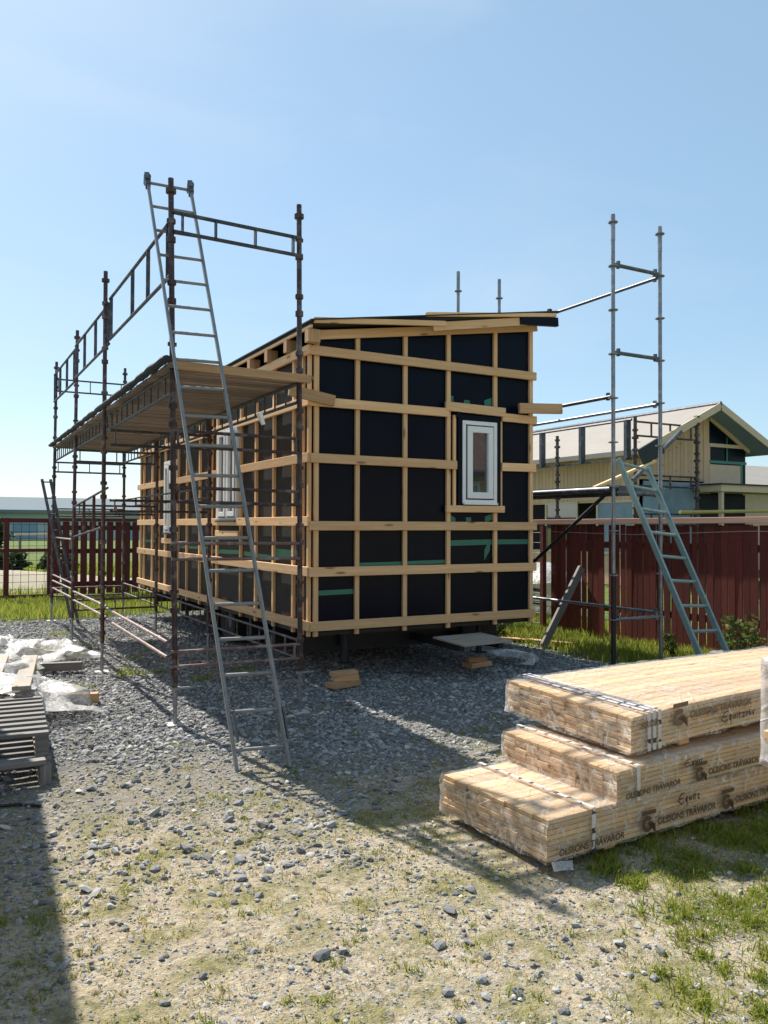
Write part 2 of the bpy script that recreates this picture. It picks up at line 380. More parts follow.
x, y = scatter(60000, (1.0,3.2,8.2,15), lambda x,y: np.clip((vnoise(x,y,.28,31)-.6)*1.6,0,1)*np.clip((vnoise(x,y,1.1,35)-.3)*2,0,1))
blades('yard_tufts', x, y, rng.uniform(.03,.09,len(x)), M['grass'], 'small green tufts growing in the gravel under the rusty scaffold', .004, .8)
# small tussocks: clumps of blades fanning out of one point
def clumps(n, reg, dens, k, rad, h0, h1, mat, name, label, w):
    cx, cy = scatter(n, reg, dens); kk = rng.integers(k//3, k, len(cx)); q = rng.uniform(.5, 1.5, len(cx))
    i = np.repeat(np.arange(len(cx)), kk); a = rng.uniform(0, 6.283, len(i)); d = np.abs(rng.normal(0, rad, len(i)))*q[i]
    blades(name, cx[i]+np.cos(a)*d, cy[i]+np.sin(a)*d, rng.uniform(h0, h1, len(i))*q[i], mat, label, w, 1.1)
vis = lambda x, y: (np.abs(.874*x-.486*y) < .56*(.486*x+.874*y)+.1)*1.
clumps(5200, (-1,5,1.4,7.5), lambda x,y: vis(x,y)*np.clip((vnoise(x,y,.8,29)-.3)*2,.08,1)*np.clip((6.6-y)/2.5,.1,1), 26, .016, .008, .024, M['dry_grass'], 'dry_tussocks', 'small yellowish grass tussocks dotted over the sandy ground', .0019)
clumps(2300, (-1,5,1.4,7.5), lambda x,y: vis(x,y)*np.clip((vnoise(x,y,.6,41)-.4)*2,.06,1)*np.clip((7.4-y)/2.5,.2,1), 34, .022, .010, .032, M['grass'], 'green_tussocks', 'small green grass tussocks dotted over the sandy ground', .0022)
clumps(420, (2.0,5,1.5,3.4), lambda x,y: (x-.55*y > 1.15)*1., 120, .045, .02, .06, M['grass'], 'turf_clumps', 'bright green grass clumps at the lower right of the yard', .0026)
# field beyond the left fence
x, y = scatter(40000, (-6,9,18.6,34), lambda x,y: (.3+.7*vnoise(x,y,1.2,33))*(np.abs(y-23)>2.2))
blades('field_grass', x, y, rng.uniform(.1,.3,len(x)), M['grass'], 'rough green field behind the red mesh gate', .012)

# ------------------------------------------------------------------ TINY HOUSE
hx0, hx1, hy0, hy1 = 3.30, 6.10, 7.42, 14.95
house = thing('tiny_house', (4.7, 11.2, 0), 'tiny house wrapped in black membrane with pale timber battens on a trailer', 'house')
hM = wm(house).inverted()
def H(b, name, mat, par=house, **k):     # build in world coordinates under the house
    o = b.build(name, mat, par, **k); o.matrix_basis = (hM if par is house else Matrix()) @ o.matrix_basis; return o
def Hb(name, a, b, w, h, mat, up=(0,0,1)):
    o = board(name, a, b, w, h, mat, house, up); o.matrix_basis = hM @ o.matrix_basis; return o
def rz(x): return 3.50 + (x-3.2)*.158          # underside line of the roof
m = MB()
m.add([(hx0,hy0,.54),(hx1,hy0,.54),(hx1,hy0,rz(hx1)+.06),(hx0,hy0,rz(hx0)+.06),(hx0,hy1,.54),(hx1,hy1,.54),(hx1,hy1,rz(hx1)+.06),(hx0,hy1,rz(hx0)+.06)],
      [(0,1,2,3),(7,6,5,4),(1,5,6,2),(4,5,1,0),(3,2,6,7)])
H(m, 'wall', M['membrane'])
m = MB(); m.quad((hx0,hy1,.54),(hx0,hy0,.54),(hx0,hy0,3.42),(hx0,hy1,3.42))
m.box(hx0-.004,hx0-.001,hy0,hy1,.545,3.40); m.f = m.f[1:]
H(m, 'side_wall', M['sunlit_membrane'])
# end wall: upright battens then level battens on top of them
for x in (3.34,3.80,4.37,4.92,5.555,6.07):
    zt = rz(x)-.01; segs = [(.50, zt)]
    if x == 5.555: segs = [(.50,1.76),(2.90,zt)]
    for a, b in segs: Hb('batten', (x, hy0-.018, a), (x, hy0-.018, b), .05, .034, M['pine'], (0,-1,0))
Hb('batten', (5.00, hy0-.018, 1.83), (5.00, hy0-.018, 2.83), .035, .034, M['pine'], (0,-1,0))
Hb('batten', (5.635, hy0-.018, 1.83), (5.635, hy0-.018, 2.80), .03, .034, M['pine'], (0,-1,0))
yb = hy0-.053
for z, segs in ((.605,[(3.26,6.10)]), (1.145,[(3.25,6.12)]), (1.605,[(3.25,6.125)]), (2.28,[(3.26,5.01),(5.625,6.115)]), (2.845,[(3.26,4.90),(5.63,6.125)]), (3.355,[(3.26,6.12)])):
    for a, b in segs: Hb('batten', (a, yb, z), (b, yb, z+random.uniform(-.006,.006)), .034, .093, M['pine'])
Hb('batten', (4.87, yb, 1.795), (5.66, yb, 1.80), .036, .075, M['pine'])
Hb('batten', (4.86, yb-.003, 2.915), (5.67, yb-.003, 2.90), .036, .10, M['pine'])
Hb('batten', (3.26, yb, 3.50), (6.13, yb, 3.50+2.86*.158-.02), .034, .093, M['pine'])
# fascia timbers
Hb('fascia_board', (3.22, 7.20, 3.61), (4.75, 7.20, 3.615+1.5*.10), .03, .055, M['pine'])
Hb('fascia_board', (4.6, 7.215, 3.715), (5.98, 7.215, 3.955), .03, .09, M['pine'])
Hb('fascia_board', (4.5, 7.19, 3.83), (6.27, 7.19, 4.052), .03, .045, M['pine'])
# roof: deck + felt
m = MB()
def slab(m, x0, x1, y0, y1, d0, d1, f=rz):
    m.add([(x0,y0,f(x0)+d0),(x1,y0,f(x1)+d0),(x1,y1,f(x1)+d0),(x0,y1,f(x0)+d0),(x0,y0,f(x0)+d1),(x1,y0,f(x1)+d1),(x1,y1,f(x1)+d1),(x0,y1,f(x0)+d1)],
          [(3,2,1,0),(4,5,6,7),(0,1,5,4),(1,2,6,5),(2,3,7,6),(3,0,4,7)])
slab(m, 3.2, 6.28, 7.22, 15.1, .065, .10); roof = H(m, 'roof', M['roof_felt'])
m = MB(); slab(m, 3.175, 6.31, 7.17, 15.15, .102, .115); m.box(6.18,6.22,7.2,7.24,4.08,4.12); o = m.build('roof_edge', M['roof_felt'], roof)
# gutter-dark overhang piece on the high side
m = MB(); m.beam((5.75,7.205,3.93),(6.3,7.205,3.975),.05,.10); H(m, 'eave_membrane', M['membrane'])
# rafter ends and blocks on the left eave
y = 7.30
i = 0
while y < 14.9:
    Hb('rafter_end', (3.25, y, 3.41), (3.25, y, 3.54), .13, .09, M['pine_raw'], (0,1,0)); y += .56
Hb('eave_board', (3.205, 7.22, 3.555), (3.205, 15.05, 3.555), .025, .03, M['pine'])
# side wall battens
xs = hx0-.018
for y in (7.44,7.60,7.83,8.39,8.95,9.48,10.42,10.68,11.22,11.88,12.36,13.16,13.6,14.05,14.66,14.92):
    Hb('batten', (xs, y, .5), (xs, y, 3.36), .045, .034, M['pine'], (-1,0,0))
xb = hx0-.053
for z in (.61,1.15,1.65,2.285,2.85,3.36):
    segs = [(7.36, 15.0)]
    if z in (1.65,): segs = [(7.36,15.0)]
    if z in (2.285,): segs = [(7.36,9.50),(10.36,12.38),(13.14,15.0)]
    for a, b in segs: Hb('batten', (xb, a, z), (xb, b, z+random.uniform(-.005,.01)), .034, .093, M['pine'])
Hb('batten', (xb-.003, 9.45, 1.50), (xb-.003, 10.35, 1.50), .036, .08, M['pine'])
Hb('batten', (xb-.003, 12.3, 1.36), (xb-.003, 13.2, 1.36), .036, .08, M['pine'])
# green tape strips on the membrane (flat strips taped to the wall)
def tape(x0,x1,za,zb,w=.05,y=hy0-.003):
    m = MB(); m.add([(x0,y,za-w/2),(x1,y,zb-w/2),(x1,y,zb+w/2),(x0,y,za+w/2)],[(0,1,2,3)]); H(m, 'tape', M['tape'])
tape(3.37,3.82,.93,.935); tape(3.83,4.36,1.20,1.205); tape(4.38,4.93,1.212,1.22,.04); tape(4.94,5.53,1.42,1.43,.06); tape(5.58,6.05,1.43,1.43,.055)
tape(5.42,5.50,1.28,1.40,.12,hy0-.005); tape(4.95,5.03,1.70,1.66,.07); tape(5.17,5.24,1.68,1.68,.05); tape(5.43,5.54,1.68,1.72,.07)
tape(4.94,5.0,2.99,2.98,.12); tape(5.14,5.22,2.985,2.985,.05); tape(5.42,5.52,2.98,3.02,.09)
for y0,y1,z0,z1,w in ((7.6,8.36,1.30,1.31,.09),(9.5,10.7,1.28,1.26,.05),(10.7,12.3,1.30,1.28,.04),(12.4,14.8,1.36,1.33,.04),(8.5,9.4,1.25,1.27,.05)):
    x = hx0-.008; m = MB(); m.add([(x,y1,z1-w/2),(x,y0,z0-w/2),(x,y0,z0+w/2),(x,y1,z1+w/2)],[(0,1,2,3)]); H(m, 'tape', M['tape'])

def window(parent, Mx, w, h, mull=0, name='window'):
    """local x right, y out of the wall toward -y, z up; origin at bottom left"""
    root = MB(); t_ = .07
    def ring(m, x0,x1,z0,z1,tk,y0,y1):
        m.box(x0,x1,y0,y1,z0,z0+tk); m.box(x0,x1,y0,y1,z1-tk,z1); m.box(x0,x0+tk,y0,y1,z0+tk,z1-tk); m.box(x1-tk,x1,y0,y1,z0+tk,z1-tk)
    ring(root, 0,w,0,h,.045,-.10,0)
    win = root.build(name, M['white'], parent, bevel=.004, M=Mx)
    if not mull: cells = [(.05, w-.05)]
    else: cells = [(.05, w/2-.02), (w/2+.02, w-.05)]
    for a, b in cells:
        m = MB(); ring(m, a,b,.05,h-.05,.008,-.098,-.05); m.build('gasket', M['gasket'], win)
        m = MB(); ring(m, a+.009,b-.009,.059,h-.059,.07 if not mull else .06,-.112,-.04); m.build('sash', M['white'], win, bevel=.004)
        m = MB(); m.box(a+.07,b-.07,-.075,-.06,.12,h-.12); m.build('pane', M['glass'], win)
    if mull:
        m = MB(); m.box(w/2-.019,w/2+.019,-.104,-.002,.045,h-.045); m.build('mullion', M['white'], win)
    m = MB(); m.box(.005,w-.005,-.125,-.101,-.010,.010); m.build('sill', M['gasket'] if mull else M['white'], win)
    return win
# dark surround of the end window, then the window
m = MB(); m.box(5.03,5.083,hy0-.055,hy0-.0015,1.81,2.835); m.box(5.557,5.61,hy0-.055,hy0-.0015,1.81,2.835); m.box(5.083,5.557,hy0-.055,hy0-.0015,2.777,2.835); m.box(5.083,5.557,hy0-.055,hy0-.0015,1.81,1.853); m.box(5.00,5.06,hy0-.07,hy0-.056,2.80,2.87); H(m, 'window_surround', M['membrane'])
window(house, hM @ Matrix.Translation((5.085, hy0+.035, 1.855)), .47, .92)
SR = Matrix.Rotation(R(-90), 4, 'Z')
window(house, hM @ Matrix.Translation((hx0+.03, 10.30, 1.66)) @ SR, .78, 1.20, 1)
window(house, hM @ Matrix.Translation((hx0+.03, 13.08, 1.48)) @ SR, .70, 1.14, 1)
# chassis
m = MB(); m.beam((3.9,7.9,.42),(3.9,14.8,.42),.08,.22); m.beam((5.5,7.9,.42),(5.5,14.8,.42),.08,.22)
for y in (8.0,8.8,9.6,11.2,12.8,14.6): m.beam((3.45,y,.38),(6.0,y,.38),.08,.26)  # cross beams made deep to keep the underside dark
m.box(4.0,5.4,9.0,12.6,.14,.36)  # added box, blocks light passing through under the house
H(m, 'chassis', M['black'])
m = MB(); m.box(3.31,6.09,7.44,14.94,.50,.538); H(m, 'floor_deck', M['black'])
for y in (8.0,8.9): pass
for x, y in ((3.85,7.75),(5.55,7.7),(3.85,13.9),(5.55,13.9)):
    m = MB(); z0 = .145 if y < 8 else 0; m.tube((x,y,z0),(x,y,.5),.035); m.box(x-.07,x+.07,y-.07,y+.07,z0-.0,z0+.012); H(m, 'support_leg', M['black'], smooth=True)
for x in (3.62,5.78):
    for y in (10.7,11.5):
        m = MB()
        prof = [(0,.12),(.10,.12),(.10,.2),(.13,.27),(.115,.31),(-.095,.31),(-.11,.27),(-.08,.2),(-.08,.12)]
        n = 20; vs = [(x+p[0], y+p[1]*math.cos(2*math.pi*i/n), .32+p[1]*math.sin(2*math.pi*i/n)) for i in range(n) for p in prof]
        K = len(prof); fs = [(i*K+j, i*K+j+1, ((i+1)%n)*K+j+1, ((i+1)%n)*K+j) for i in range(n) for j in range(K-1)]
        m.add(vs, fs); w = H(m, 'wheel', M['tyre'], smooth=True)
        m = MB(); m.tube((x-.06,y,.32),(x+.06,y,.32),.19,18); m.build('rim', M['galv_dark'], w, smooth=True)

# tie boards
o = board('tie_board', (3.02,7.34,2.93), (3.50,7.315,2.855), .034, .11, M['pine_raw']); tag(o, 'short pale board between rusty scaffold post and left corner of black house', 'board')
o = board('tie_board', (5.83,7.31,2.955), (6.38,7.22,2.975), .05, .115, M['pine_raw']); tag(o, 'pale board sticking out from the right edge of the black house', 'board')

# ------------------------------------------------------------------ LEFT SCAFFOLD
sx0, sx1 = 1.66, 2.81; SY = [6.55, 9.35, 12.05, 14.55]
scf = thing('scaffold', (sx0, SY[0], 0), 'long rusty frame scaffold with timber deck along the left side of the black house', 'scaffold')
sM = wm(scf).inverted()
def S(b, name, mat, par=scf, M0=None, **k):
    M0 = M0 or sM; o = b.build(name, mat, par, **k); o.matrix_basis = M0 @ o.matrix_basis if par.type == 'EMPTY' else o.matrix_basis; return o
def standard(x, y, ztop, name='standard', mat='rust_steel', lean=(0,0), zj=.38, r=.023, par=None, M0=None, dx=0):
    x += dx
    par = par or scf; M0 = M0 or sM
    g0 = gz(x, y); L = V((lean[0], lean[1], 0)); m = MB()
    P = lambda z: V((x, y, z)) + L*z
    m.tube(P(zj), P(ztop), r, 10)
    z = zj+.12
    while z < ztop-.05:
        m.tube(P(z-.022), P(z+.022), r+.013, 10)
        if random.random() < .55: m.tube(P(z+.13), P(z+.17), r+.011, 10)
        z += .5
        m.beam(P(z-.35)+V((-.035,0,0)), P(z-.35)+V((.035,0,0)), .02, .03)
    m.tube(P(ztop-.12), P(ztop-.085), r+.02, 10)
    o = S(m, name, M[mat], par, M0, smooth=True)
    j = MB(); j.tube(P(g0+.005), P(zj+.03), .017, 8); j.tube(P(zj-.02), P(zj), .04, 8); j.beam(P(zj-.01)+V((-.02,0,0)), P(zj-.01)+V((.12,-.02,0)), .015, .015)
    jo = j.build('base_jack', M['galv'], o, smooth=True); 
    b = MB(); b.box(x-.07,x+.07,y-.07,y+.07,g0-.01,g0+.012); b.build('base_plate', M['stone_light'], jo) if False else b.build('base_plate', M['stone_light'], o)
    return o
tops = [(4.42,4.42),(4.43,2.86),(4.35,2.86),(4.35,4.35)]
for i, y in enumerate(SY):
    standard(sx0, y, tops[i][0], lean=((-.016,0),(0,0),(.008,0),(.01,0))[i], zj=.30, dx=(.065,-.045,-.01,-.01)[i])
    standard(sx1, y, tops[i][1], lean=(-.008,0) if i == 0 else (0,0), zj=.34)
def pair(a, b, dz, mat, name, r=.016, posts=(), post_w=.03):
    a, b = V(a), V(b); m = MB(); m.tube(a, b, r, 8); m.tube(a-V((0,0,dz)), b-V((0,0,dz)), r, 8)
    for t_ in posts:
        p = a.lerp(b, t_); m.beam(p, p-V((0,0,dz)), post_w, .012, (b-a).normalized())
    return S(m, name, M[mat], smooth=True)
e = .02
# end face rails (along x)
pair((sx0+e,6.53,4.14),(sx1-e,6.53,4.12),.155,'lattice','end_rail',.017,(.06,.31,.62,.93),.05)
for z, dz, mt in ((2.37,.125,'rust_steel'),(1.91,.115,'rust_steel'),(1.46,.13,'pink_steel'),(.585,.12,'pink_steel')):
    pair((sx0+e,6.53,z),(sx1-e,6.53,z-.01),dz,mt,'end_rail',.014,(.04,.96) if z > 1 else (.05,.36,.96),.03)
for y in SY[1:]:
    pair((sx0+e,y,1.88),(sx1-e,y,1.88),.12,'rust_steel','cross_rail',.014,(.05,.5,.95))
    pair((sx0+e,y,2.66),(sx1-e,y,2.66),.16,'lattice','cross_rail',.016,(.05,.5,.95))
    if y > 9.5: pair((sx0+e,y,.55),(sx1-e,y,.55),.14,'rust_steel','cross_rail',.014,(.05,.5,.95))
pair((sx0+e,14.55,4.06),(sx1-e,14.55,4.06),.20,'lattice','end_rail',.015,(.04,.5,.96))
# guard rails on the outer face (along y)
for i in range(3):
    a, b = SY[i]+e, SY[i+1]-e
    pair((sx0,a,4.08),(sx0,b,4.12),.45,'lattice','guard_rail',.016,(.03,.30,.55,.97) if i == 0 else (.03,.35,.68,.97),.035)
    pair((sx0,a,.66 if i==0 else .70),(sx0,b,.68),.12,'pink_steel','bottom_rail',.015)
pair((sx0,SY[1]+e,2.02),(sx0,SY[2]-e,1.86),.42,'rust_steel','guard_rail',.014,(.35,.65),.035)
pair((sx0,SY[2]+e,1.40),(sx0,SY[3]-e,1.40),.62,'pink_steel','guard_rail',.013)
for i in range(3):
    pair((sx1,SY[i]+e,.60),(sx1,SY[i+1]-e,.60),.16,'rust_steel','bottom_rail',.013,[k/8 for k in range(1,8)],.012)
for i in range(1,3):
    pair((sx1,SY[i]+e,2.05),(sx1,SY[i+1]-e,2.05),.12,'rust_steel','guard_rail',.012,(.3,.6))
# deck: lattice beams and transverse boards
for x in (sx0+.035, sx1-.03):
    for i in range(3):
        a, b = SY[i]+.03, SY[i+1]-.03
        pair((x,a,2.855),(x,b,2.855),.17,'lattice','lattice_beam',.015,[k/10 for k in range(11)],.014)
m = MB(); y = 6.42
while y < 14.3:
    w = .098; dz = random.uniform(-.004,.004)
    m.box(sx0-.035, sx1+.07+random.uniform(-.02,.02), y, y+w, 2.872+dz, 2.90+dz); y += w+.022
S(m, 'deck_boards', M['deck_wood'])
o = board('deck_edge_board', (sx0+.0,6.40,2.875), (sx1+.02,6.40,2.865), .03, .07, M['pine_raw'], scf); o.matrix_basis = sM @ o.matrix_basis
m = MB()                                            # dark cover strip bundled on the outer deck edge
rr = []
for k in range(120):
    yy = 6.40 + 8.0*k/119; w1 = .048 + .022*mnoise.noise(V((yy*3.1,0,0))) + .012*mnoise.noise(V((yy*11,3,0)))
    rr.append([(sx0-.06+w1*math.cos(t_)*.8 , yy, 2.925+w1*.55*math.sin(t_)) for t_ in [2*math.pi*q/8 for q in range(8)]])
vs = [p for r_ in rr for p in r_]; fs = [(i*8+j,i*8+(j+1)%8,(i+1)*8+(j+1)%8,(i+1)*8+j) for i in range(119) for j in range(8)] + [tuple(range(8))[::-1], tuple(range(119*8,120*8))]
m.add(vs, fs); S(m, 'edge_cover', M['roof_felt'], smooth=True)
# red and white rag tied at the beam near the window
m = MB(); m.tube((2.40,6.50,2.56),(2.44,6.50,2.46),.03,7,.018); S(m, 'rag', M['white'], smooth=True)

scf.rotation_euler = (0,0,-.0115)
# ------------------------------------------------------------------ LADDERS
def ladder(name, f0, f1, t0, t1, n, first, mat, label, group=None, sw=.06, sd=.025, rr_=.014, tips=True, feet=True):
    f0, f1, t0, t1 = map(V, (f0, f1, t0, t1)); L = (t0-f0).length
    root = thing(name, f0, label, 'ladder', group); rM = wm(root).inverted()
    nrm = (t0-f0).cross(f1-f0).normalized()
    for a, b in ((f0,t0),(f1,t1)):
        m = MB(); m.beam(a, b, sd, sw, nrm); o = m.build('stile', mat, root, bevel=.003); o.matrix_basis = rM
        if tips:
            k = MB(); d = (b-a).normalized(); k.tube(b-d*.02-nrm*.05, b-d*.02+nrm*.05, .03, 8); k.beam(b-d*.09, b+d*.03, .04, .075, nrm)
            q = k.build('top_hook', M['galv_dark'], root, smooth=True); q.matrix_basis = rM
        if feet:
            k = MB(); d = (b-a).normalized(); p = a+d*.30+(f1-f0).normalized()*(.035 if a is f0 else .02); k.beam(p-d*.11, p+d*.1, .012, .075, nrm)
            q = k.build('bracket', M['galv_dark'], root); q.matrix_basis = rM
    for i in range(n):
        s = (first + i*(L-first-.05)/(n-1))/L
        m = MB(); m.tube(f0.lerp(t0, s), f1.lerp(t1, s), rr_, 8); o = m.build('rung', mat, root, smooth=True); o.matrix_basis = rM
    return root
ladder('ladder', (1.745,5.085,.0), (2.085,5.02,.0), (1.553,6.95,4.553), (1.922,6.95,4.561), 20, .14, M['old_alu'],
       'tall worn aluminium ladder leaning against the near end of the rusty scaffold', sw=.05, sd=.022, rr_=.013)
ladder('ladder', (1.98,13.9,.0), (2.1,14.1,.0), (1.55,14.32,2.36), (1.68,14.32,2.36), 9, .2, M['lattice'],
       'short dark ladder leaning at the far end of the rusty scaffold', sw=.045, sd=.02, rr_=.012, tips=False, feet=False)
ladder('ladder', (6.81,5.49,.03), (7.23,5.5,.03), (6.665,6.61,2.36), (7.10,6.61,2.30), 9, .28, M['alu_green'],
       'greenish aluminium ladder leaning on the bare steel scaffold in front of the red fence', sw=.065, sd=.028, rr_=.017, tips=False, feet=False)

# ------------------------------------------------------------------ RIGHT SCAFFOLD
rs = thing('scaffold', (6.7, 6.72, 0), 'bare grey steel scaffold frame between the black house and the red fence', 'scaffold')
rM = wm(rs).inverted()
def rstd(x, y, zt, dark=None):
    g0 = gz(x, y); m = MB(); m.tube((x,y,.42 if dark else g0+.02),(x,y,zt),.0235,12)
    z = .56
    while z < zt:
        m.tube((x,y,z-.006),(x,y,z+.006),.056,8); z += .5
    m.tube((x,y,zt-.3),(x,y,zt-.01),.026,12)
    o = S(m, 'standard', M['galv'], rs, rM, smooth=True)
    if dark:
        k = MB(); k.tube((x,y,g0+.02),(x,y,1.08),.028,12); k.build('start_collar', M['black'], o, smooth=True)
    k = MB(); k.box(x-.07,x+.07,y-.07,y+.07,g0-.01,g0+.012); k.build('base_plate', M['stone_light'], o)
RX = (6.70, 7.45); RY = (6.72, 9.82, 12.9)
for j, y in enumerate(RY):
    for i, x in enumerate(RX):
        rstd(x, y, 5.15 if j == 0 else 5.35, dark=(i == 0 and j == 0))
def rtube(a, b, r, mat='galv', name='ledger', heads=True):
    m = MB(); m.tube(a, b, r, 10); a, b = V(a), V(b); d = (b-a).normalized()
    if heads:
        for p in (a+d*.05, b-d*.05): m.beam(p-V((0,0,.035)), p+V((0,0,.05)), .03, .035)
    return S(m, name, M[mat], rs, rM, smooth=True)
for j, y in enumerate(RY):
    for z in (4.58,3.58,2.56,.56):
        if z == 2.56 and j == 0: continue
        rtube((RX[0]+.03,y,z),(RX[1]-.03,y,z),.022 if z > 1 else .02, 'galv' if z < 1 else 'galv_dark', 'transom')
    if j < 2:
        y2 = RY[j+1]
        rtube((RX[1],y+.03,4.55),(RX[1],y2-.03,4.55),.02,'galv_dark')
        rtube((RX[0],y+.03,3.08),(RX[0],y2-.03,3.08),.022,'galv_dark'); rtube((RX[1],y+.03,3.05),(RX[1],y2-.03,3.05),.02,'galv')
        rtube((RX[1],y+.03,.60),(RX[1],y2-.03,.60),.02,'galv'); rtube((RX[0],y+.03,.10) ,(RX[0],y2-.03,.10),.001,'galv') if False else None
rtube((RX[0]+.01,RY[0]+.06,2.02),(RX[0]+.01,RY[1]-.1,.12),.022,'black','brace')
# steel deck seen edge on
for k in range(2):
    m = MB(); x0 = RX[0]+.04+k*.34
    m.box(x0, x0+.32, RY[0]+.02, RY[1]-.02, 2.06, 2.075); m.box(x0, x0+.02, RY[0]+.02, RY[1]-.02, 1.985, 2.059); m.box(x0+.30, x0+.32, RY[0]+.02, RY[1]-.02, 1.985, 2.059)
    m.box(x0+.02, x0+.30, RY[0]+.02, RY[0]+.05, 1.99, 2.058)
    S(m, 'steel_deck', M['galv_dark'], rs, rM)
rtube((RX[0]-.0,RY[0]+.02,2.03),(RX[0]-.0,RY[1],2.03),.035,'galv_dark')
rtube((RX[0]+.03,RY[0]-.0,1.99),(RX[1]-.03,RY[0]-.0,1.99),.03,'galv_dark','transom')

# ------------------------------------------------------------------ RIGHT FENCE
fr = thing('fence', (8.35, 7.5, 0), 'tall dark red board fence with pale pink top rail on the right', 'fence')
fM = wm(fr).inverted()
fa, fb = V((8.30,9.62,0)), V((8.68,4.6,0)); fd = (fb-fa).normalized(); L = (fb-fa).length; fn = V((-fd.y, fd.x, 0))
if fn.x > 0: fn = -fn
s = 0
while s < L:
    w = random.uniform(.08,.10); p = fa+fd*(s+w/2); g0 = gz(p.x,p.y)
    if abs(s-.95) < .04: s += .06
    ln = fn*random.uniform(-.008,.008)
    a = p+V((0,0,g0+random.uniform(.0,.07))); b = p+ln+V((0,0,1.63+random.uniform(-.01,.01)))+fd*random.uniform(-.008,.008)
    o = board('fence_board', a, b, w, .02, M['red'], fr, fn); o.matrix_basis = fM @ o.matrix_basis
    s += w + random.choice([.008,.012,.009,.022])
for z in (.45,1.35):
    o = board('rail', fa-fn*.04+V((0,0,z)), fb-fn*.04+V((0,0,z)), .04, .09, M['red'], fr); o.matrix_basis = fM @ o.matrix_basis
c0 = fa - fd*3.2
o = board('top_rail', c0+V((0,0,1.665)), fb+V((0,0,1.70)), .14, .075, M['cap_pink'], fr); o.matrix_basis = fM @ o.matrix_basis
m = MB(); m.tube(fa+fn*.03+V((0,0,1.53)), fa+fd*1.6+fn*.03+V((0,0,1.50)), .004, 5); m.tube(fa+fd*1.6+fn*.03+V((0,0,1.50)), fa+fd*3.3+fn*.03+V((0,0,1.56)), .004, 5)
m.tube(fa+fd*3.3+fn*.03+V((0,0,1.56)), fb+fn*.03+V((0,0,1.54)), .004, 5)
o = m.build('cable', M['stone_light'], fr); o.matrix_basis = fM
for s in (.0,1.6,3.2,4.8):
    p = fa+fd*s-fn*.1; m = MB(); m.beam(p, p+V((0,0,1.64)), .08, .08); o = m.build('post', M['red'], fr); o.matrix_basis = fM
# mesh section left of it
mf = thing('mesh_fence', (8.25, 11, 0), 'wire mesh fence panel between the black house and the red board fence', 'fence'); mM = wm(mf).inverted()
for y in (9.72,12.8):
    m = MB(); m.beam((8.22,y,0),(8.22,y,1.62),.07,.07); o = m.build('post', M['red'], mf); o.matrix_basis = mM
m = MB()
for k in range(20): y = 9.76+k*.15; m.tube((8.2,y,.1),(8.2,y,1.55),.003,4)
for k in range(10): m.tube((8.2,9.75,.12+k*.155),(8.2,12.78,.12+k*.155),.003,4)
o = m.build('mesh', M['black'], mf); o.matrix_basis = mM
for z in (.42,.62,1.08):
    m = MB(); m.beam((8.24,9.75,z),(8.24,12.8,z),.03,.05); o = m.build('rail', M['red'] if z>1 else M['black'], mf); o.matrix_basis = mM
o = board('leaning_board', (7.07,8.36,.02), (7.98,8.62,1.03), .05, .10, M['grey_wood'], None, (1,0,-.4)); tag(o, 'weathered grey board propped at a slant before the red board fence', 'board')
o = board('loose_board', (6.95,9.2,.05), (7.55,8.15,.05), .1, .02, M['pine_raw']); tag(o, 'pale board lying flat in the grass by the slanted grey board', 'board')
o = board('loose_board', (6.5,10.6,.36), (8.0,9.9,.36), .12, .03, M['pine']); tag(o, 'pale board resting low behind the right corner of the black house', 'board')
# covered pile behind the mesh
m = MB(); 
def lump(m, cx, cy, cz, rx, ry, rzz, seed, n=14, k=9):
    vs=[]; 
    for i in range(k+1):
        a = math.pi*i/k/1.0 - math.pi/2
        for j in range(n):
            b = 2*math.pi*j/n; p = V((math.cos(a)*math.cos(b), math.cos(a)*math.sin(b), math.sin(a)))
            q = 1+.35*(mnoise.noise(p*1.8+V((seed,0,0))))
            vs.append((cx+p.x*rx*q, cy+p.y*ry*q, max(.0, cz+p.z*rzz*q)))
    fs=[(i*n+j, i*n+(j+1)%n, (i+1)*n+(j+1)%n, (i+1)*n+j) for i in range(k) for j in range(n)]
    m.add(vs, fs)
lump(m, 9.6, 11.6, .35, .9, 1.0, .55, 3); tag(m.build('covered_pile', M['sheet'], smooth=True), 'pile under crumpled white plastic behind the wire mesh fence', 'covered pile')

# ------------------------------------------------------------------ LEFT FENCE
FY = 18.3
lf = thing('fence', (3.0, FY, 0), 'dark red slatted fence of upright boards behind the far end of the rusty scaffold', 'fence'); lM = wm(lf).inverted()
def LF(o, par=None): o.matrix_basis = lM @ o.matrix_basis; return o
x = 2.22
while x < 9.0:
    w = .135; LF(board('fence_board', (x+w/2,FY,.14+random.uniform(-.03,.03)), (x+w/2,FY,1.68), w, .022, M['shaded_red'], lf, (0,-1,0))); x += w+.045
for z in (.35,1.05,1.55): LF(board('rail', (2.18,FY+.04,z), (9.1,FY+.04,z), .04, .10, M['shaded_red'], lf))
LF(board('top_rail', (2.18,FY-.005,1.72), (9.1,FY-.005,1.72), .12, .07, M['shaded_red'], lf))
gt = thing('mesh_gate', (1.8, FY, 0), 'dark red timber frame filled with wire mesh left of the slatted fence', 'gate'); lM = wm(gt).inverted()
for x in (-2.8,-.75,1.32,2.15): LF(board('post', (x,FY,.0), (x,FY,1.75), .10, .10, M['shaded_red'], gt, (0,-1,0)))
for z, h in ((1.70,.09),(1.08,.07),(.13,.07)): LF(board('rail', (-2.8,FY-.01,z), (2.15,FY-.01,z), .05, h, M['shaded_red'], gt))
m = MB()
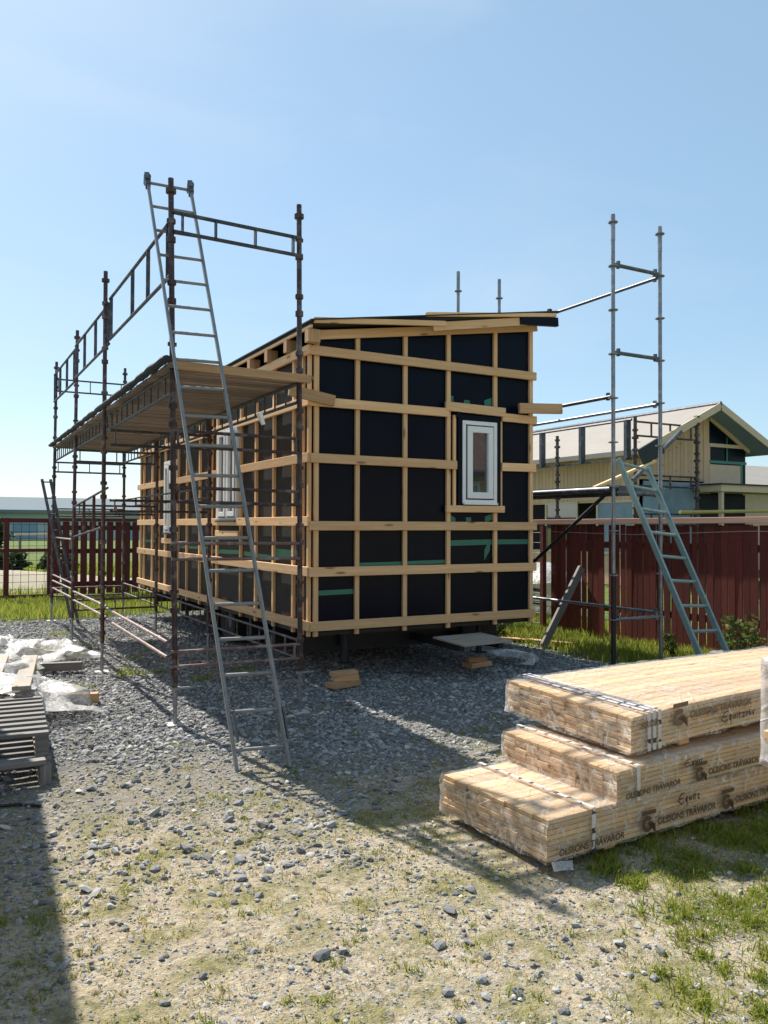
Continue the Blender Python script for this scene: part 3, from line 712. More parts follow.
for k in range(33): m.tube((-2.75+k*.15,FY+.03,.1),(-2.75+k*.15,FY+.03,1.65),.0045,4)
for k in range(11): m.tube((-2.78,FY+.03,.12+k*.15),(2.12,FY+.03,.12+k*.15),.0045,4)
LF(m.build('mesh', M['black'], gt))

# ------------------------------------------------------------------ FAR LEFT: halls, trees, hills
def hall(name, x0, x1, y0, y1, ze, zr, wall, roof, label):
    h = thing(name, ((x0+x1)/2, (y0+y1)/2, 0), label, 'building'); m0 = wm(h).inverted(); ym = (y0+y1)/2
    m = MB(); m.add([(x0,y0,0),(x1,y0,0),(x1,y1,0),(x0,y1,0),(x0,y0,ze),(x1,y0,ze),(x1,y1,ze),(x0,y1,ze),(x0,ym,zr-.2),(x1,ym,zr-.2)],
       [(0,1,5,4),(1,2,6,9,5),(2,3,7,6),(3,0,4,8,7)]); o = m.build('wall', wall, h); o.matrix_basis = m0
    m = MB(); m.add([(x0-1,y0-1,ze-.05),(x1+1,y0-1,ze-.05),(x1+1,ym,zr),(x0-1,ym,zr),(x1+1,y1+1,ze-.05),(x0-1,y1+1,ze-.05),
                     (x0-1,y0-1,ze-.35),(x1+1,y0-1,ze-.35),(x1+1,ym,zr-.3),(x0-1,ym,zr-.3),(x1+1,y1+1,ze-.35),(x0-1,y1+1,ze-.35)],
       [(0,1,2,3),(3,2,4,5),(6,9,8,7),(9,11,10,8),(0,6,7,1),(5,4,10,11),(0,3,9,6),(3,5,11,9),(1,7,8,2),(2,8,10,4)]); o = m.build('roof', roof, h); o.matrix_basis = m0
    m = MB()
    for k in range(5): xx = x0+(k+.5)*(x1-x0)/5; m.box(xx-1.2,xx+1.2,y0-.05,y0+.05,.2,ze*.55)
    o = m.build('door', M['hall_blue'], h); o.matrix_basis = m0
hall('warehouse', 3, 60, 95, 125, 3.3, 5.1, M['hall_wall'], M['hall_roof'], 'long low grey roofed warehouse far behind the red slatted fence')
hall('shed', -14, 3.2, 85, 96, 2.9, 4.3, M['hall_blue'], M['hall_roof'], 'low pale blue shed at the left edge far behind the mesh gate')
m = MB(); pts = 80
ring0 = []
for k in range(pts+1):
    a = R(-60 + 140*k/pts); r_ = 900; h_ = 18 + 14*mnoise.noise(V((k*.13,3,0))) + 5*mnoise.noise(V((k*.7,1,0)))
    ring0.append((r_*math.sin(a), r_*math.cos(a), max(6, h_*.95)))
vs = [(x,y,-2) for x,y,z in ring0] + ring0 + [(x*1.25,y*1.25,z*.8) for x,y,z in ring0] + [(x*1.3,y*1.3,-2) for x,y,z in ring0]; n = pts+1
fs = [(r_*n+i, r_*n+i+1, (r_+1)*n+i+1, (r_+1)*n+i) for r_ in range(3) for i in range(pts)]
m.add(vs, fs); M['hill'] = plain('hill', (.09,.12,.13), .9, var=.2, scale=.02, bump=0); tag(m.build('hills', M['hill'], smooth=True), kind='structure')

def crown(name, cx, cy, cz, rx, ry, rzz, n, size, mat, par=None, seed=0):
    u = rng.normal(size=(n,3)); u /= np.linalg.norm(u,axis=1)[:,None]; rad = rng.uniform(.45,1.,n)**.6
    lob = 1+.35*np.sin(u[:,0]*5+seed)*np.cos(u[:,1]*4+seed*2)+.2*np.sin(u[:,2]*7+seed)
    p = u*(rad*lob)[:,None]*np.array([rx,ry,rzz]) + np.array([cx,cy,cz])
    a = rng.normal(size=(n,3)); a /= np.linalg.norm(a,axis=1)[:,None]; b = np.cross(a, rng.normal(size=(n,3))); b /= np.linalg.norm(b,axis=1)[:,None]
    s = (size*rng.uniform(.5,1.3,n))[:,None]
    P = np.stack([p-a*s, p+b*s*.55, p+a*s, p-b*s*.55],1).reshape(-1,3); k = np.arange(n)*4
    return np_mesh(name, P, np.stack([k,k+1,k+2,k+3],1), mat, par)
def tree(x, y, h, w, label, name='tree', cat='tree', group=None, n=900, leaf=.22):
    r_ = thing(name, (x,y,0), label, cat, group)
    m = MB(); m.tube((0,0,-.1),(.0,.0,h*.6),.05*h**.5,7,.02*h**.5)
    for k in range(4): a = k*1.7; m.tube((0,0,h*(.25+.08*k)),(math.cos(a)*w*.5,math.sin(a)*w*.5,h*(.55+.08*k)),.02*h**.5,5,.008)
    m.build('trunk', M['bark'], r_)
    crown('crown', 0,0,h*.6, w,w,h*.42, n, leaf, M['dark_leaf'], r_, seed=x)
tree(2.3, 44, 1.9, 1.0, 'small dark tree at the left edge of the field behind the mesh gate', leaf=.16)
tree(2.0, 26.8, .75, .55, 'dark round bush on the bank behind the mesh gate, the one farther left', name='bush', cat='bush', leaf=.08, n=1500)
tree(3.3, 26.6, .7, .5, 'dark round bush on the bank behind the mesh gate, the one nearer the slatted fence', name='bush', cat='bush', leaf=.08, n=1500)
o = board('trestle_board', (2.25,28.0,1.30), (4.1,28.0,1.32), .3, .05, M['pine'], None); 
o.name = 'bench_top'; bench = thing('trestle_bench', (3.1,28,0), 'pale plank bench standing in the field behind the mesh gate', 'bench'); bM = wm(bench).inverted(); o.parent = bench; o.matrix_basis = bM @ o.matrix_basis
for xx in (2.4,3.9):
    m = MB(); m.beam((xx,28,0),(xx,28,1.27),.05,.25); q = m.build('leg', M['grey_wood'], bench); q.matrix_basis = bM

# ------------------------------------------------------------------ BACK HOUSE (right)
bh = thing('cottage', (19, 20, 0), 'unfinished timber cottage with a pale gable roof behind the red board fence', 'house'); bM = wm(bh).inverted()
def B(m, name, mat, **k): o = m.build(name, mat, bh, **k); o.matrix_basis = bM @ o.matrix_basis; return o
wx0, wx1, wy0, wy1 = 16.5, 20.9, 15.6, 30.; xr = 18.95; zr = 5.02; sl = .468
def rzb(x): return zr - abs(x-xr)*sl
# wall: cladding boards as one skin, with corner and recessed right half
m = MB()
y = wy0
while y < wy1: m.box(wx0-.02, wx0, y+.006, y+.158, 2.35, rzb(wx0)-.14); y += .164
x = wx0
while x < 19.0: m.box(x+.005, x+.15, wy0-.02, wy0, 2.95, rzb(x)-.14); x += .155
m.box(wx0+.005,19.3,wy0+.002,wy0+.1,2.9,3.9); m.box(wx0+.003,wx0+.1,wy0+.1,wy1,2.3,rzb(wx0)-.15); m.box(wx0+.003,wx0+.1,wy0+.1,wy1,0,.9)
m.box(19.0,19.22,wy0-.03,wy0+.002,2.6,rzb(19.1)-.14)
B(m, 'wall', M['cladding'])
m = MB(); m.add([(19.22,wy0+.02,2.6),(20.85,wy0+.02,2.6),(20.85,wy0+.02,rzb(20.85)-.2),(19.22,wy0+.02,rzb(19.22)-.2)],[(0,1,2,3)]); m.box(16.6,20.85,wy0+.11,wy0+.2,0,2.6)
m.box(wx1-.1,wx1,wy0+.2,wy1,0,rzb(wx1)-.15)
B(m, 'inner_wall', M['membrane'])
m = MB(); m.beam((19.22,wy0-.02,3.95),(20.7,wy0-.02,3.95),.05,.1); m.beam((19.25,wy0-.03,4.72),(20.95,wy0-.03,rzb(20.95)-.26),.05,.12); m.box(19.22,20.55,wy0-.04,wy0-.01,2.75,3.40); m.beam((19.22,wy0-.05,2.72),(20.8,wy0-.05,2.78),.05,.08)
B(m, 'framing', M['trim_beige'])
m = MB(); m.box(19.22,20.86,wy0-.012,wy0-.004,3.44,3.52); m.box(20.60,20.68,wy0-.012,wy0-.004,2.75,3.44); m.box(19.98,20.03,wy0-.012,wy0-.004,3.52,4.2); B(m, 'tape', M['tape'])
# roof with thickness
oy = wy0-.62
for sgn, name in ((-1,'roof_slope'),(1,'roof_slope')):
    xe = xr+sgn*(2.95 if sgn < 0 else 2.45); m = MB(); ze = rzb(xe)
    m.add([(xr,oy,zr),(xe,oy,ze),(xe,wy1,ze),(xr,wy1,zr),(xr,oy,zr-.13),(xe,oy,ze-.13),(xe,wy1,ze-.13),(xr,wy1,zr-.13)],[(0,1,2,3),(7,6,5,4),(0,4,5,1),(1,5,6,2),(2,6,7,3)])
    o = B(m, name, M['house_roof'])
    m = MB(); m.beam((xr+sgn*.01,oy-.02,zr-.07),(xe,oy-.02,ze-.07),.035,.19); m.build('barge_board', M['trim_beige'], o)
    m = MB(); m.add([(xr,oy+.02,zr-.14),(xe,oy+.02,ze-.14),(xe,wy0+2,ze-.14),(xr,wy0+2,zr-.14)],[(0,1,2,3)] ); m.build('soffit', M['soffit_blue'] if sgn > 0 else M['trim_beige'], o)
m = MB(); m.tube((xr,oy-.03,zr+.02),(xr,wy1,zr+.02),.05,8); B(m, 'ridge_cap', M['galv_dark'])
for k, (y0, y1) in enumerate(((15.8,17.1),(18.0,19.3),(21.6,23.2))):
    m = MB(); m.box(wx0-.03,wx0+.004,y0,y1,.92,2.28); o = B(m, 'window', M['blue_film'] if k != 1 else M['glass'])
    q = MB(); q.box(wx0-.05,wx0-.031,y0-.07,y0,.85,2.35); q.box(wx0-.05,wx0-.031,y1,y1+.07,.85,2.35); q.box(wx0-.05,wx0-.031,y0,y1,2.28,2.35); q.box(wx0-.05,wx0-.031,y0,y1,.85,.92); q.build('frame', M['trim_beige'], o)
m = MB(); m.box(16.6,19.2,wy0-.07,wy0-.021,1.0,2.85); B(m, 'plastic_cover', M['blue_film'])
# porch with flat roof
m = MB(); m.box(18.5,23.5,14.6,15.5,2.58,2.76); o = B(m, 'porch_roof', M['trim_beige']); 
m = MB(); m.box(18.45,23.55,14.55,15.55,2.762,2.80); m.build('porch_felt', M['roof_felt'], o)
for x in (18.62,20.75,22.9): m = MB(); m.beam((x,14.7,0),(x,14.7,2.57),.1,.1); B(m, 'porch_post', M['trim_beige'])
m = MB(); m.box(18.7,20.7,15.52,15.56,.9,2.55); m.box(21.7,23.4,14.8,15.3,.2,2.5); B(m, 'porch_wall', M['membrane'])
# second roof further right
sb = thing('cottage', (27,22,0), 'pale roofed building at the right edge behind the unfinished timber cottage', 'house'); b2 = wm(sb).inverted()
m = MB(); m.box(23.2,34,20,26,0,3.1); o = m.build('wall', M['trim_beige'], sb); o.matrix_basis = b2
m = MB(); m.add([(22.8,19.2,3.05),(34.4,19.2,3.05),(34.4,23,4.3),(22.8,23,4.3),(34.4,26.6,3.05),(22.8,26.6,3.05)],[(0,1,2,3),(3,2,4,5),(0,3,5),(1,4,2)]); o = m.build('roof', M['house_roof'], sb); o.matrix_basis = b2
m = MB(); m.box(23.6,25.4,19.9,19.99,1,2.4); o = m.build('window', M['glass'], sb); o.matrix_basis = b2

# scaffold of the back house
bs = thing('scaffold', (16.2,15,0), 'rust brown scaffold with roof guard rails around the timber cottage', 'scaffold'); qM = wm(bs).inverted()
def Q(m, name, mat='rust_steel'): o = m.build(name, M[mat], bs, smooth=True); o.matrix_basis = qM @ o.matrix_basis; return o
def post(x, y, zt):
    m = MB(); m.tube((x,y,0),(x,y,zt),.045,8); z = .4
    while z < zt-.1:
        m.tube((x,y,z-.03),(x,y,z+.03),.085,8); m.tube((x,y,z+.17),(x,y,z+.22),.075,8); z += .5
    Q(m, 'standard')
post(15.72,15.0,4.45); post(18.03,15.0,4.55); post(15.66,17.9,4.22)
for z in (4.32,2.95,1.95):
    m = MB()
    for q in (z, z-.36 if z > 4 else z-.28): m.tube((15.74,15.0,q),(18.0,15.0,q+ (.0)),.028,6)
    for x in (16.3,17.0,17.8): m.tube((x,15,z),(x,15,z-.34),.026,6)
    Q(m, 'guard_rail')
# roof edge guard: posts, top rail, toe line
m = MB(); m.tube((15.7,15.1,4.38),(15.7,27.,4.38),.035,6); Q(m,'guard_rail','lattice')
m = MB(); m.beam((15.7,15.1,3.37),(15.7,27.,3.37),.05,.05); Q(m,'guard_rail','lattice')
for y in (15.25,16.93,18.6,20.8,23.6): m = MB(); m.beam((15.7,y,3.37),(15.7,y,4.38),.16,.1,(0,1,0)); Q(m,'guard_post','lattice')
# bits between: planks and chute
o = board('plank', (13.2,14.0,2.46), (15.34,14.0,3.22), .10, .06, M['pine']); tag(o, 'pale plank slanting up behind the top of the greenish ladder', 'plank')
c = thing('chute', (15.2,14.0,3.2), 'dark panel on a slanting steel tube behind the top of the greenish ladder', 'panel'); cM = wm(c).inverted()
m = MB(); m.tube((14.7,14.1,2.74),(16.36,14.1,4.01),.055,8); o = m.build('arm', M['galv_dark'], c); o.matrix_basis = cM
m = MB(); m.beam((14.86,14.0,3.28),(15.56,14.0,3.62),.06,.42); o = m.build('hood', M['roof_felt'], c); o.matrix_basis = cM
m = MB(); m.tube((16.2,14.0,1.98),(19.9,14.0,2.06),.045,8); tag(m.build('pole', M['yellow'], smooth=True), 'yellow pole lying level in front of the cottage porch', 'pole')

# ------------------------------------------------------------------ BLOCKS AND PLYWOOD UNDER THE HOUSE
def block(x, y, z, lx, ly, lz, rzz, label, mat='pine_raw'):
    m = MB(); m.box(-lx/2,lx/2,-ly/2,ly/2,0,lz); o = m.build('wooden_block', M[mat], None, bevel=.004); o.location = (x,y,z); o.rotation_euler = (0,0,rzz)
    return tag(o, label, 'block', 'timber blocks under the black house')
block(3.60,7.30,.0,.34,.16,.055,.25,'bottom timber block of the left pile under the black house')
block(3.63,7.31,.056,.26,.12,.05,-.1,'middle timber block of the left pile under the black house')
block(3.62,7.32,.107,.28,.11,.045,.1,'top timber block of the left pile under the black house')
block(5.47,7.62,.0,.34,.16,.055,.2,'bottom timber block of the right pile under the black house')
block(5.47,7.64,.056,.22,.12,.05,-.3,'upper timber block of the right pile under the black house')
m = MB(); m.box(-.32,.36,-.26,.26,0,.018); o = m.build('plywood_sheet', M['ply'], None); o.location = (5.05,7.14,.385); o.rotation_euler = (R(3),R(0),.1); tag(o, 'pale plywood sheet lying on the drawbar under the black house', 'plywood')
m = MB(); m.beam((4.8,6.95,.345),(4.8,8.6,.355),.06,.07); m.beam((5.3,6.95,.345),(5.3,8.6,.355),.06,.07); o = H(m, 'drawbar', M['black'])

# ------------------------------------------------------------------ TIMBER PACKS
def bez_text(s, size, mat, parent, Mx, ext=.0004, shear=0, name='print'):
    cu = bpy.data.curves.new('t', 'FONT'); cu.body = s; cu.size = size; cu.extrude = ext; cu.shear = shear; cu.offset = size*.03
    tmp = bpy.data.objects.new('t', cu); COL.objects.link(tmp)
    me = bpy.data.meshes.new_from_object(tmp.evaluated_get(bpy.context.evaluated_depsgraph_get()))
    bpy.data.objects.remove(tmp); me.materials.clear(); me.materials.append(mat)
    o = bpy.data.objects.new(name, me); link(o, parent); o.matrix_basis = Mx; return o
def logo(parent, Mx, s, mat):
    m = MB(); n = 20
    for i in range(n):                       # ring with a gap, a bar above it and a hooked arrow
        a, b = 2*math.pi*i/n, 2*math.pi*(i+1)/n
        if 0 <= i <= 1: continue
        m.add([(math.cos(q)*r_*s, math.sin(q)*r_*s, 0) for q, r_ in ((a,.22),(b,.22),(b,.5),(a,.5))], [(3,2,1,0)][::1])
    m.add([(.05*s,-.05*s,0),(.75*s,-.05*s,0),(.75*s,-.62*s,0),(.5*s,-.45*s,0),(.5*s,.12*s,0),(.05*s,.12*s,0)],[(0,1,2,3,4,5)])
    m.add([(-.5*s,.56*s,0),(.8*s,.56*s,0),(.8*s,.82*s,0),(-.5*s,.82*s,0)],[(0,1,2,3)])
    o = m.build('emblem', mat, parent, M=Mx); return o
def scrawl(parent, Mx, strokes, w, mat):
    m = MB()
    for st in strokes:
        for (x0,y0),(x1,y1) in zip(st, st[1:]):
            m.beam((x0,y0,0),(x1,y1,0),w,.0012)
    return m.build('handwriting', mat, parent, M=Mx)
def pack(loc, rot, L, W, Hh, label, seed, rows=8, cols=8, strap_x=(.28,), strips=1):
    rs_ = random.Random(seed)
    p = thing('timber_pack', loc, label, 'timber pack', 'plastic wrapped timber packs', rot)
    m = MB(); lh = Hh/rows; cw = W/cols
    for i in range(rows):
        for j in range(cols):
            e0 = rs_.uniform(0,.012) + (rs_.random() < .12)*rs_.uniform(0,.025); off = rs_.uniform(0,.002)
            ys_, zs_ = (j*cw+.0015, (j+1)*cw-.0015), (i*lh+.0012, (i+1)*lh-.0020+off*.2)
            xs_ = [e0, .2, .45, .75, 1.1, 1.6, L-e0]; vs = [(x_, ys_[a_], zs_[b_]) for x_ in xs_ for a_, b_ in ((0,0),(1,0),(1,1),(0,1))]
            K = len(xs_); m.add(vs, [(k*4+q, k*4+(q+1)%4, (k+1)*4+(q+1)%4, (k+1)*4+q) for k in range(K-1) for q in range(4)] + [(3,2,1,0), (K*4-4,K*4-3,K*4-2,K*4-1)])
    m.build('boards', M['pine_pack'], p, bevel=.0015)
    # film: subdivided box a little larger than the boards
    bm = bmesh.new(); nxs, nys, nzs = 60, 14, 5
    def gridface(f, nu, nv):
        vs = [[bm.verts.new(f(u/nu, v/nv)) for v in range(nv+1)] for u in range(nu+1)]
        for u in range(nu):
            for v in range(nv): bm.faces.new((vs[u][v], vs[u+1][v], vs[u+1][v+1], vs[u][v+1]))
    g_ = .008
    X0,X1,Y0,Y1,Z0,Z1 = -g_,L+g_,-g_,W+g_,-.004,Hh+.006
    gridface(lambda u,v: (X0+(X1-X0)*u, Y0, Z0+(Z1-Z0)*v), nxs, nzs)
    gridface(lambda u,v: (X0+(X1-X0)*u, Y1, Z0+(Z1-Z0)*v), nxs, nzs)
    gridface(lambda u,v: (X0+(X1-X0)*u, Y0+(Y1-Y0)*v, Z1), nxs, nys)
    gridface(lambda u,v: (X0, Y0+(Y1-Y0)*u, Z0+(Z1-Z0)*v), nys, nzs)
    gridface(lambda u,v: (X1, Y0+(Y1-Y0)*u, Z0+(Z1-Z0)*v), nys, nzs)
    bmesh.ops.remove_doubles(bm, verts=bm.verts, dist=1e-4)
    for v in bm.verts:
        q = v.co*4 + V((seed*3,0,0)); d = mnoise.noise(q)*.5 + mnoise.noise(q*3.1)*.35
        out = V((0,0,0))
        if v.co.x < 0: out.x = -1; 
        if v.co.y < 0: out.y = -1
        if v.co.y > W: out.y = 1
        if v.co.z > Hh: out.z = 1
        v.co += out*(abs(d)*.020)
        if v.co.z < .01: v.co.z += mnoise.noise(q*2)*.02; 
        if v.co.x < 0 and v.co.z > Hh-.01: v.co.x += .018; v.co.z -= .004
        if v.co.x < 0 and v.co.z < .02: v.co.x -= .02*abs(d)+.005
    me = bpy.data.meshes.new('plastic_wrap'); bm.to_mesh(me); bm.free(); me.materials.append(M['wrap'])
    me.polygons.foreach_set('use_smooth', [True]*len(me.polygons))
    link(bpy.data.objects.new('plastic_wrap', me), p)
    for sxx in strap_x:
        m = MB(); o_ = .024; w = .024
        for a, b in (((sxx,-o_,0),(sxx,-o_,Hh+.018)), ((sxx,-o_,Hh+.018),(sxx,W+o_,Hh+.018)), ((sxx,W+o_,Hh+.018),(sxx,W+o_,0))):
            a, b = V(a), V(b); nrm = V((0,-1,0)) if a.y == b.y else V((0,0,1))
            sub = 10
            for k in range(sub):
                pa, pb = a.lerp(b,k/sub), a.lerp(b,(k+1)/sub)
                m.beam(pa+nrm*.001, pb+nrm*.001, w, .002, nrm)
        s_ = m.build('strap', M['strap'], p)
    return p
FX = Matrix.Rotation(R(90), 4, 'X')          # text plane to the front face (facing -y)
def on_face(x, z, d=.026): return Matrix.Translation((x, -d, z)) @ FX
p1 = pack((2.50,2.93,.045), R(3), 4.3, .82, .195, 'bottom pack of the stack of plastic wrapped timber, resting on the grass', 1, 8, 8)
p2 = pack((2.96,2.95,.245), R(2.5), 4.3, .86, .155, 'middle pack of the stack of plastic wrapped timber', 2, 7, 9, (.13,))
p3 = pack((3.15,3.04,.442), R(2), 4.3, .98, .185, 'top pack of the stack of plastic wrapped timber', 3, 8, 10, (.11,.15,.19))
for pp, zz in ((p1,-.035),(p3,-.04)):        # bearers below
    for x in (.45,2.1,3.8):
        m = MB(); m.box(x-.04,x+.04,.03,.8,zz-.0,-.006); m.build('bearer', M['pine_raw'], pp)
def print_on(p, x, z, s, mats=('ink3','ink3'), words='OLSSONS TRÄVAROR', lead=True):
    logo(p, on_face(x, z+s*.35), s*1.7, M[mats[0]])
    bez_text(words, s, M[mats[1]], p, on_face(x+s*1.55, z), shear=.1)
print_on(p3, .34, .115, .055, ('ink2','ink2')); bez_text('AROR', .045, M['ink2'], p, on_face(.02,.07)) if False else None
bez_text('AROR', .05, M['ink2'], p3, on_face(.045,.125)); print_on(p3, 1.35, .115, .055, ('ink2','ink2')); print_on(p3, 2.4, .115, .055, ('ink2','ink2'))
bez_text('OLSSONS TRÄVAROR', .042, M['ink3'], p2, on_face(.035,.022), shear=.1)
print_on(p2, .60, .03, .045); print_on(p2, 1.5, .03, .045); print_on(p2, 2.4, .03, .045)
bez_text('OLSSONS TRÄVAROR', .045, M['ink3'], p1, on_face(.05,.028), shear=.1)
print_on(p1, .66, .045, .048); print_on(p1, 1.30, .045, .048); print_on(p1, 2.2, .045, .048)
SCR = [[(0,.05),(-.03,.02),(0,.0),(.03,.01)],[(0,.05),(.035,.055)],[(-.015,.027),(.02,.03)],[(.05,.03),(.06,.005),(.045,.01),(.06,.035),(.058,-.02)],
       [(.08,.03),(.085,.008),(.10,.03),(.105,.008)],[(.12,.035),(.125,.005)],[(.14,.04),(.14,.005)],[(.13,.03),(.155,.032)],[(.165,.028),(.185,.03),(.168,.006),(.19,.008)],
       [(.20,.01),(.21,.035),(.222,.012)],[(.235,.045),(.236,.008),(.25,.02),(.238,.025)],[(.262,.03),(.27,.008),(.285,.036)]]
scrawl(p3, on_face(.72,.045), [[(x*.95,y*1.1) for x,y in s_] for s_ in SCR], .0055, M['ink'])
scrawl(p2, on_face(.50,.10), [[(x*.8,y*.7) for x,y in s_] for s_ in SCR[:8]], .005, M['ink'])
scrawl(p1, on_face(.92,.115), [[(x*.8,y*1.0) for x,y in s_] for s_ in SCR[:9]], .006, M['ink'])
def sag(p, d, W):
    def walk(o, Mx):
        for ch in [c_ for c_ in bpy.data.objects if c_.parent == o]:
            M2 = Mx @ ch.matrix_basis; I = M2.inverted()
            for v in ch.data.vertices:
                q = M2 @ v.co; t_ = max(0, 1-q.x/1.3); q.z -= d*t_*t_*(1-.75*min(1, max(0, q.y/W))); v.co = I @ q
            walk(ch, M2)
    walk(p, Matrix())
sag(p3, .045, .98); sag(p2, .022, .86); p3.location.z += .035; p2.location.z += .012
# loose film end at the near corner of the lowest pack
m = MB(); m.add([(2.50,2.90,.06),(2.62,2.89,.05),(2.58,2.84,.03),(2.53,2.82,.05),(2.49,2.87,.03)],[(0,1,2),(0,2,3),(0,3,4)]); o = m.build('film_end', M['hang_film'], None)
o.parent = p1; o.matrix_parent_inverse = wm(p1).inverted()
# fourth pack at the right edge of the frame, standing on trestle posts
p4 = thing('timber_pack', (3.15,1.9,.62), 'plastic wrapped timber pack at the right edge with a plank end poking out', 'timber pack', 'plastic wrapped timber packs')
m = MB()
for i in range(11):
    for j in range(3): m.box(.03+random.uniform(0,.03),3.0,j*.12+.002,j*.12+.118,.02+i*.033,.02+i*.033+.031)
m.build('boards', M['pine_pack'], p4)
m = MB(); m.box(-.16,1.5,.12,.26,.115,.15); m.build('plank', M['pine'], p4, bevel=.003)
bm = bmesh.new(); bmesh.ops.create_cube(bm, size=1); bmesh.ops.subdivide_edges(bm, edges=bm.edges, cuts=14, use_grid_fill=True)
for v in bm.verts:
    c_ = V(((v.co.x+.5)*3.05-.01, (v.co.y+.5)*.40-.02, (v.co.z+.5)*.46-.04)); d = mnoise.noise(c_*5)*.03; c_.x -= abs(d)*(v.co.x < -.49); c_.y += d*.4; v.co = c_
me = bpy.data.meshes.new('plastic_wrap'); bm.to_mesh(me); bm.free(); me.materials.append(M['hang_film']); me.polygons.foreach_set('use_smooth',[True]*len(me.polygons)); link(bpy.data.objects.new('plastic_wrap', me), p4)
tr_ = thing('trestle', (4.6,2.05,0), 'timber trestle carrying the plastic wrapped pack at the right edge', 'trestle'); tM = wm(tr_).inverted()
for x in (3.75,5.6):
    for y in (1.9,2.2):
        m = MB(); m.beam((x,y,-.02),(x,y,.52),.08,.08); o = m.build('leg', M['grey_wood'], tr_); o.matrix_basis = tM
    m = MB(); m.box(x-.05,x+.05,1.8,2.3,.521,.59); o = m.build('crossbar', M['grey_wood'], tr_); o.matrix_basis = tM

# ------------------------------------------------------------------ PALLETS AND PLASTIC (left)
def pallet(loc, rot, label, seed=0, W=.8, Ln=1.2):
    p = thing('pallet', loc, label, 'pallet', 'grey pallets at the left edge', rot)
    n = 9; w = .065
    for k in range(n):
        y = k*(Ln-w)/(n-1); m = MB(); m.box(-W,0,y,y+w,.122,.144); m.build('slat', M['grey_wood'], p, bevel=.002)
    for x in (-W,-W/2-.04,-.08):
        m = MB(); m.box(x,x+.08,0,Ln,.10,.1215); m.build('bearer', M['grey_wood'], p)
        m = MB(); m.box(x,x+.08,0,Ln,0,.02); m.build('runner', M['grey_wood'], p)
        for y in (0,Ln/2-.05,Ln-.1):
            m = MB(); m.box(x+.002,x+.078,y+.002,y+.098,.0205,.0995); m.build('block', M['grey_wood'], p, bevel=.002)
    return p
pallet((.67,5.50,.005), R(-3), 'lower worn grey pallet at the left edge, resting on the gravel')
pallet((.655,5.52,.152), R(-4), 'upper worn grey pallet with sunlit slats at the left edge, under the plastic sheet')
o = board('step_board', (-.3,5.38,.145), (.62,5.40,.155), .12, .03, M['grey_wood']); tag(o, 'grey board laid before the front of the grey pallets', 'board')
o = board('post_stub', (.62,5.41,.0), (.62,5.41,.128), .07, .07, M['grey_wood'], None, (0,1,0)); tag(o, 'short grey post stub under the grey board before the pallets', 'post stub')
o = board('loose_board', (.60,6.75,.36), (.93,9.4,.20), .13, .03, M['ply']); tag(o, 'long pale board under the crumpled plastic, pointing away past the pallets', 'board')
o = board('loose_board', (.36,6.9,.34), (.58,8.7,.32), .16, .03, M['ply']); tag(o, 'wide pale board under the plastic, left of the long pale board', 'board')
o = board('timber_offcut', (1.05,9.5,.06), (1.45,9.42,.06), .09, .09, M['grey_wood']); tag(o, 'short grey offcut lying on the gravel behind the crumpled plastic', 'offcut')
o = board('timber_offcut', (1.02,7.75,.05), (1.32,7.65,.05), .09, .09, M['pine_raw']); tag(o, 'short brown offcut lying on the gravel beside the crumpled plastic', 'offcut')
# crumpled sheet: a thick-folded surface
def sheet(name, pts, label, res=46, amp=.09, seed=0, mat='sheet'):
    # pts: four corners (world xyz with heights), surface interpolated and crumpled above the ground
    a,b,c_,d = map(V, pts); vs=[]; n=res
    for i in range(n+1):
        for j in range(n+1):
            u,v = i/n, j/n; p = (a*(1-u)+b*u)*(1-v)+(d*(1-u)+c_*u)*v
            q = p*2.6+V((seed,0,0)); h = abs(mnoise.noise(q))*1.6+abs(mnoise.noise(q*2.7))*.6+abs(mnoise.noise(q*6))*.1
            edge = min(u,1-u,v,1-v)*6; wv = V((mnoise.noise(q*1.3+V((9,0,0))), mnoise.noise(q*1.3+V((0,9,0))), 0))*.25
            p = p+wv; z = max(gz(p.x,p.y)+.012, p.z + h*amp*min(1,edge+.25)); vs.append((p.x,p.y,z))
    fs=[(i*(n+1)+j,(i+1)*(n+1)+j,(i+1)*(n+1)+j+1,i*(n+1)+j+1) for i in range(n) for j in range(n)]
    m = MB(); m.add(vs, fs); o = m.build(name, M[mat], None, smooth=False); o.data.polygons.foreach_set('use_smooth',[True]*len(o.data.polygons)); return tag(o, label, 'plastic sheet')
sheet('plastic_sheet', ((-.1,6.9,.30),(.64,6.75,.30),(1.0,9.6,.10),(-.1,10.4,.26)), 'crumpled milky plastic sheet spread over the boards behind the pallets', amp=.10, seed=1)
sheet('plastic_sheet', ((.50,6.85,.26),(1.24,7.0,.02),(1.08,8.7,.03),(.5,8.5,.26)), 'loose end of milky plastic sheet trailing on the gravel right of the pallets', amp=.10, seed=5, res=30)
sheet('plastic_sheet', ((.75,9.3,.10),(1.75,9.9,.05),(1.4,10.9,.1),(.6,10.9,.25)), 'far fold of milky plastic sheet bulging toward the rusty scaffold', amp=.13, seed=7, res=30)
sheet('plastic_scrap', ((5.85,7.4,.02),(6.15,7.35,.02),(6.25,7.8,.10),(5.9,7.9,.12)), 'small scrap of clear plastic below the right corner of the black house', amp=.08, seed=11, res=18)
m = MB(); pts_ = [(.55-.12*k, 4.95+.06*math.sin(k*1.3)+.05*k, .012) for k in range(10)]
pts_ = [(x,y,gz(x,y)+.012) for x,y,_ in pts_]
for a, b in zip(pts_, pts_[1:]): m.tube(a, b, .009, 6)
tag(m.build('cable', M['black'], smooth=True), 'black cable lying on the gravel before the pallets', 'cable')

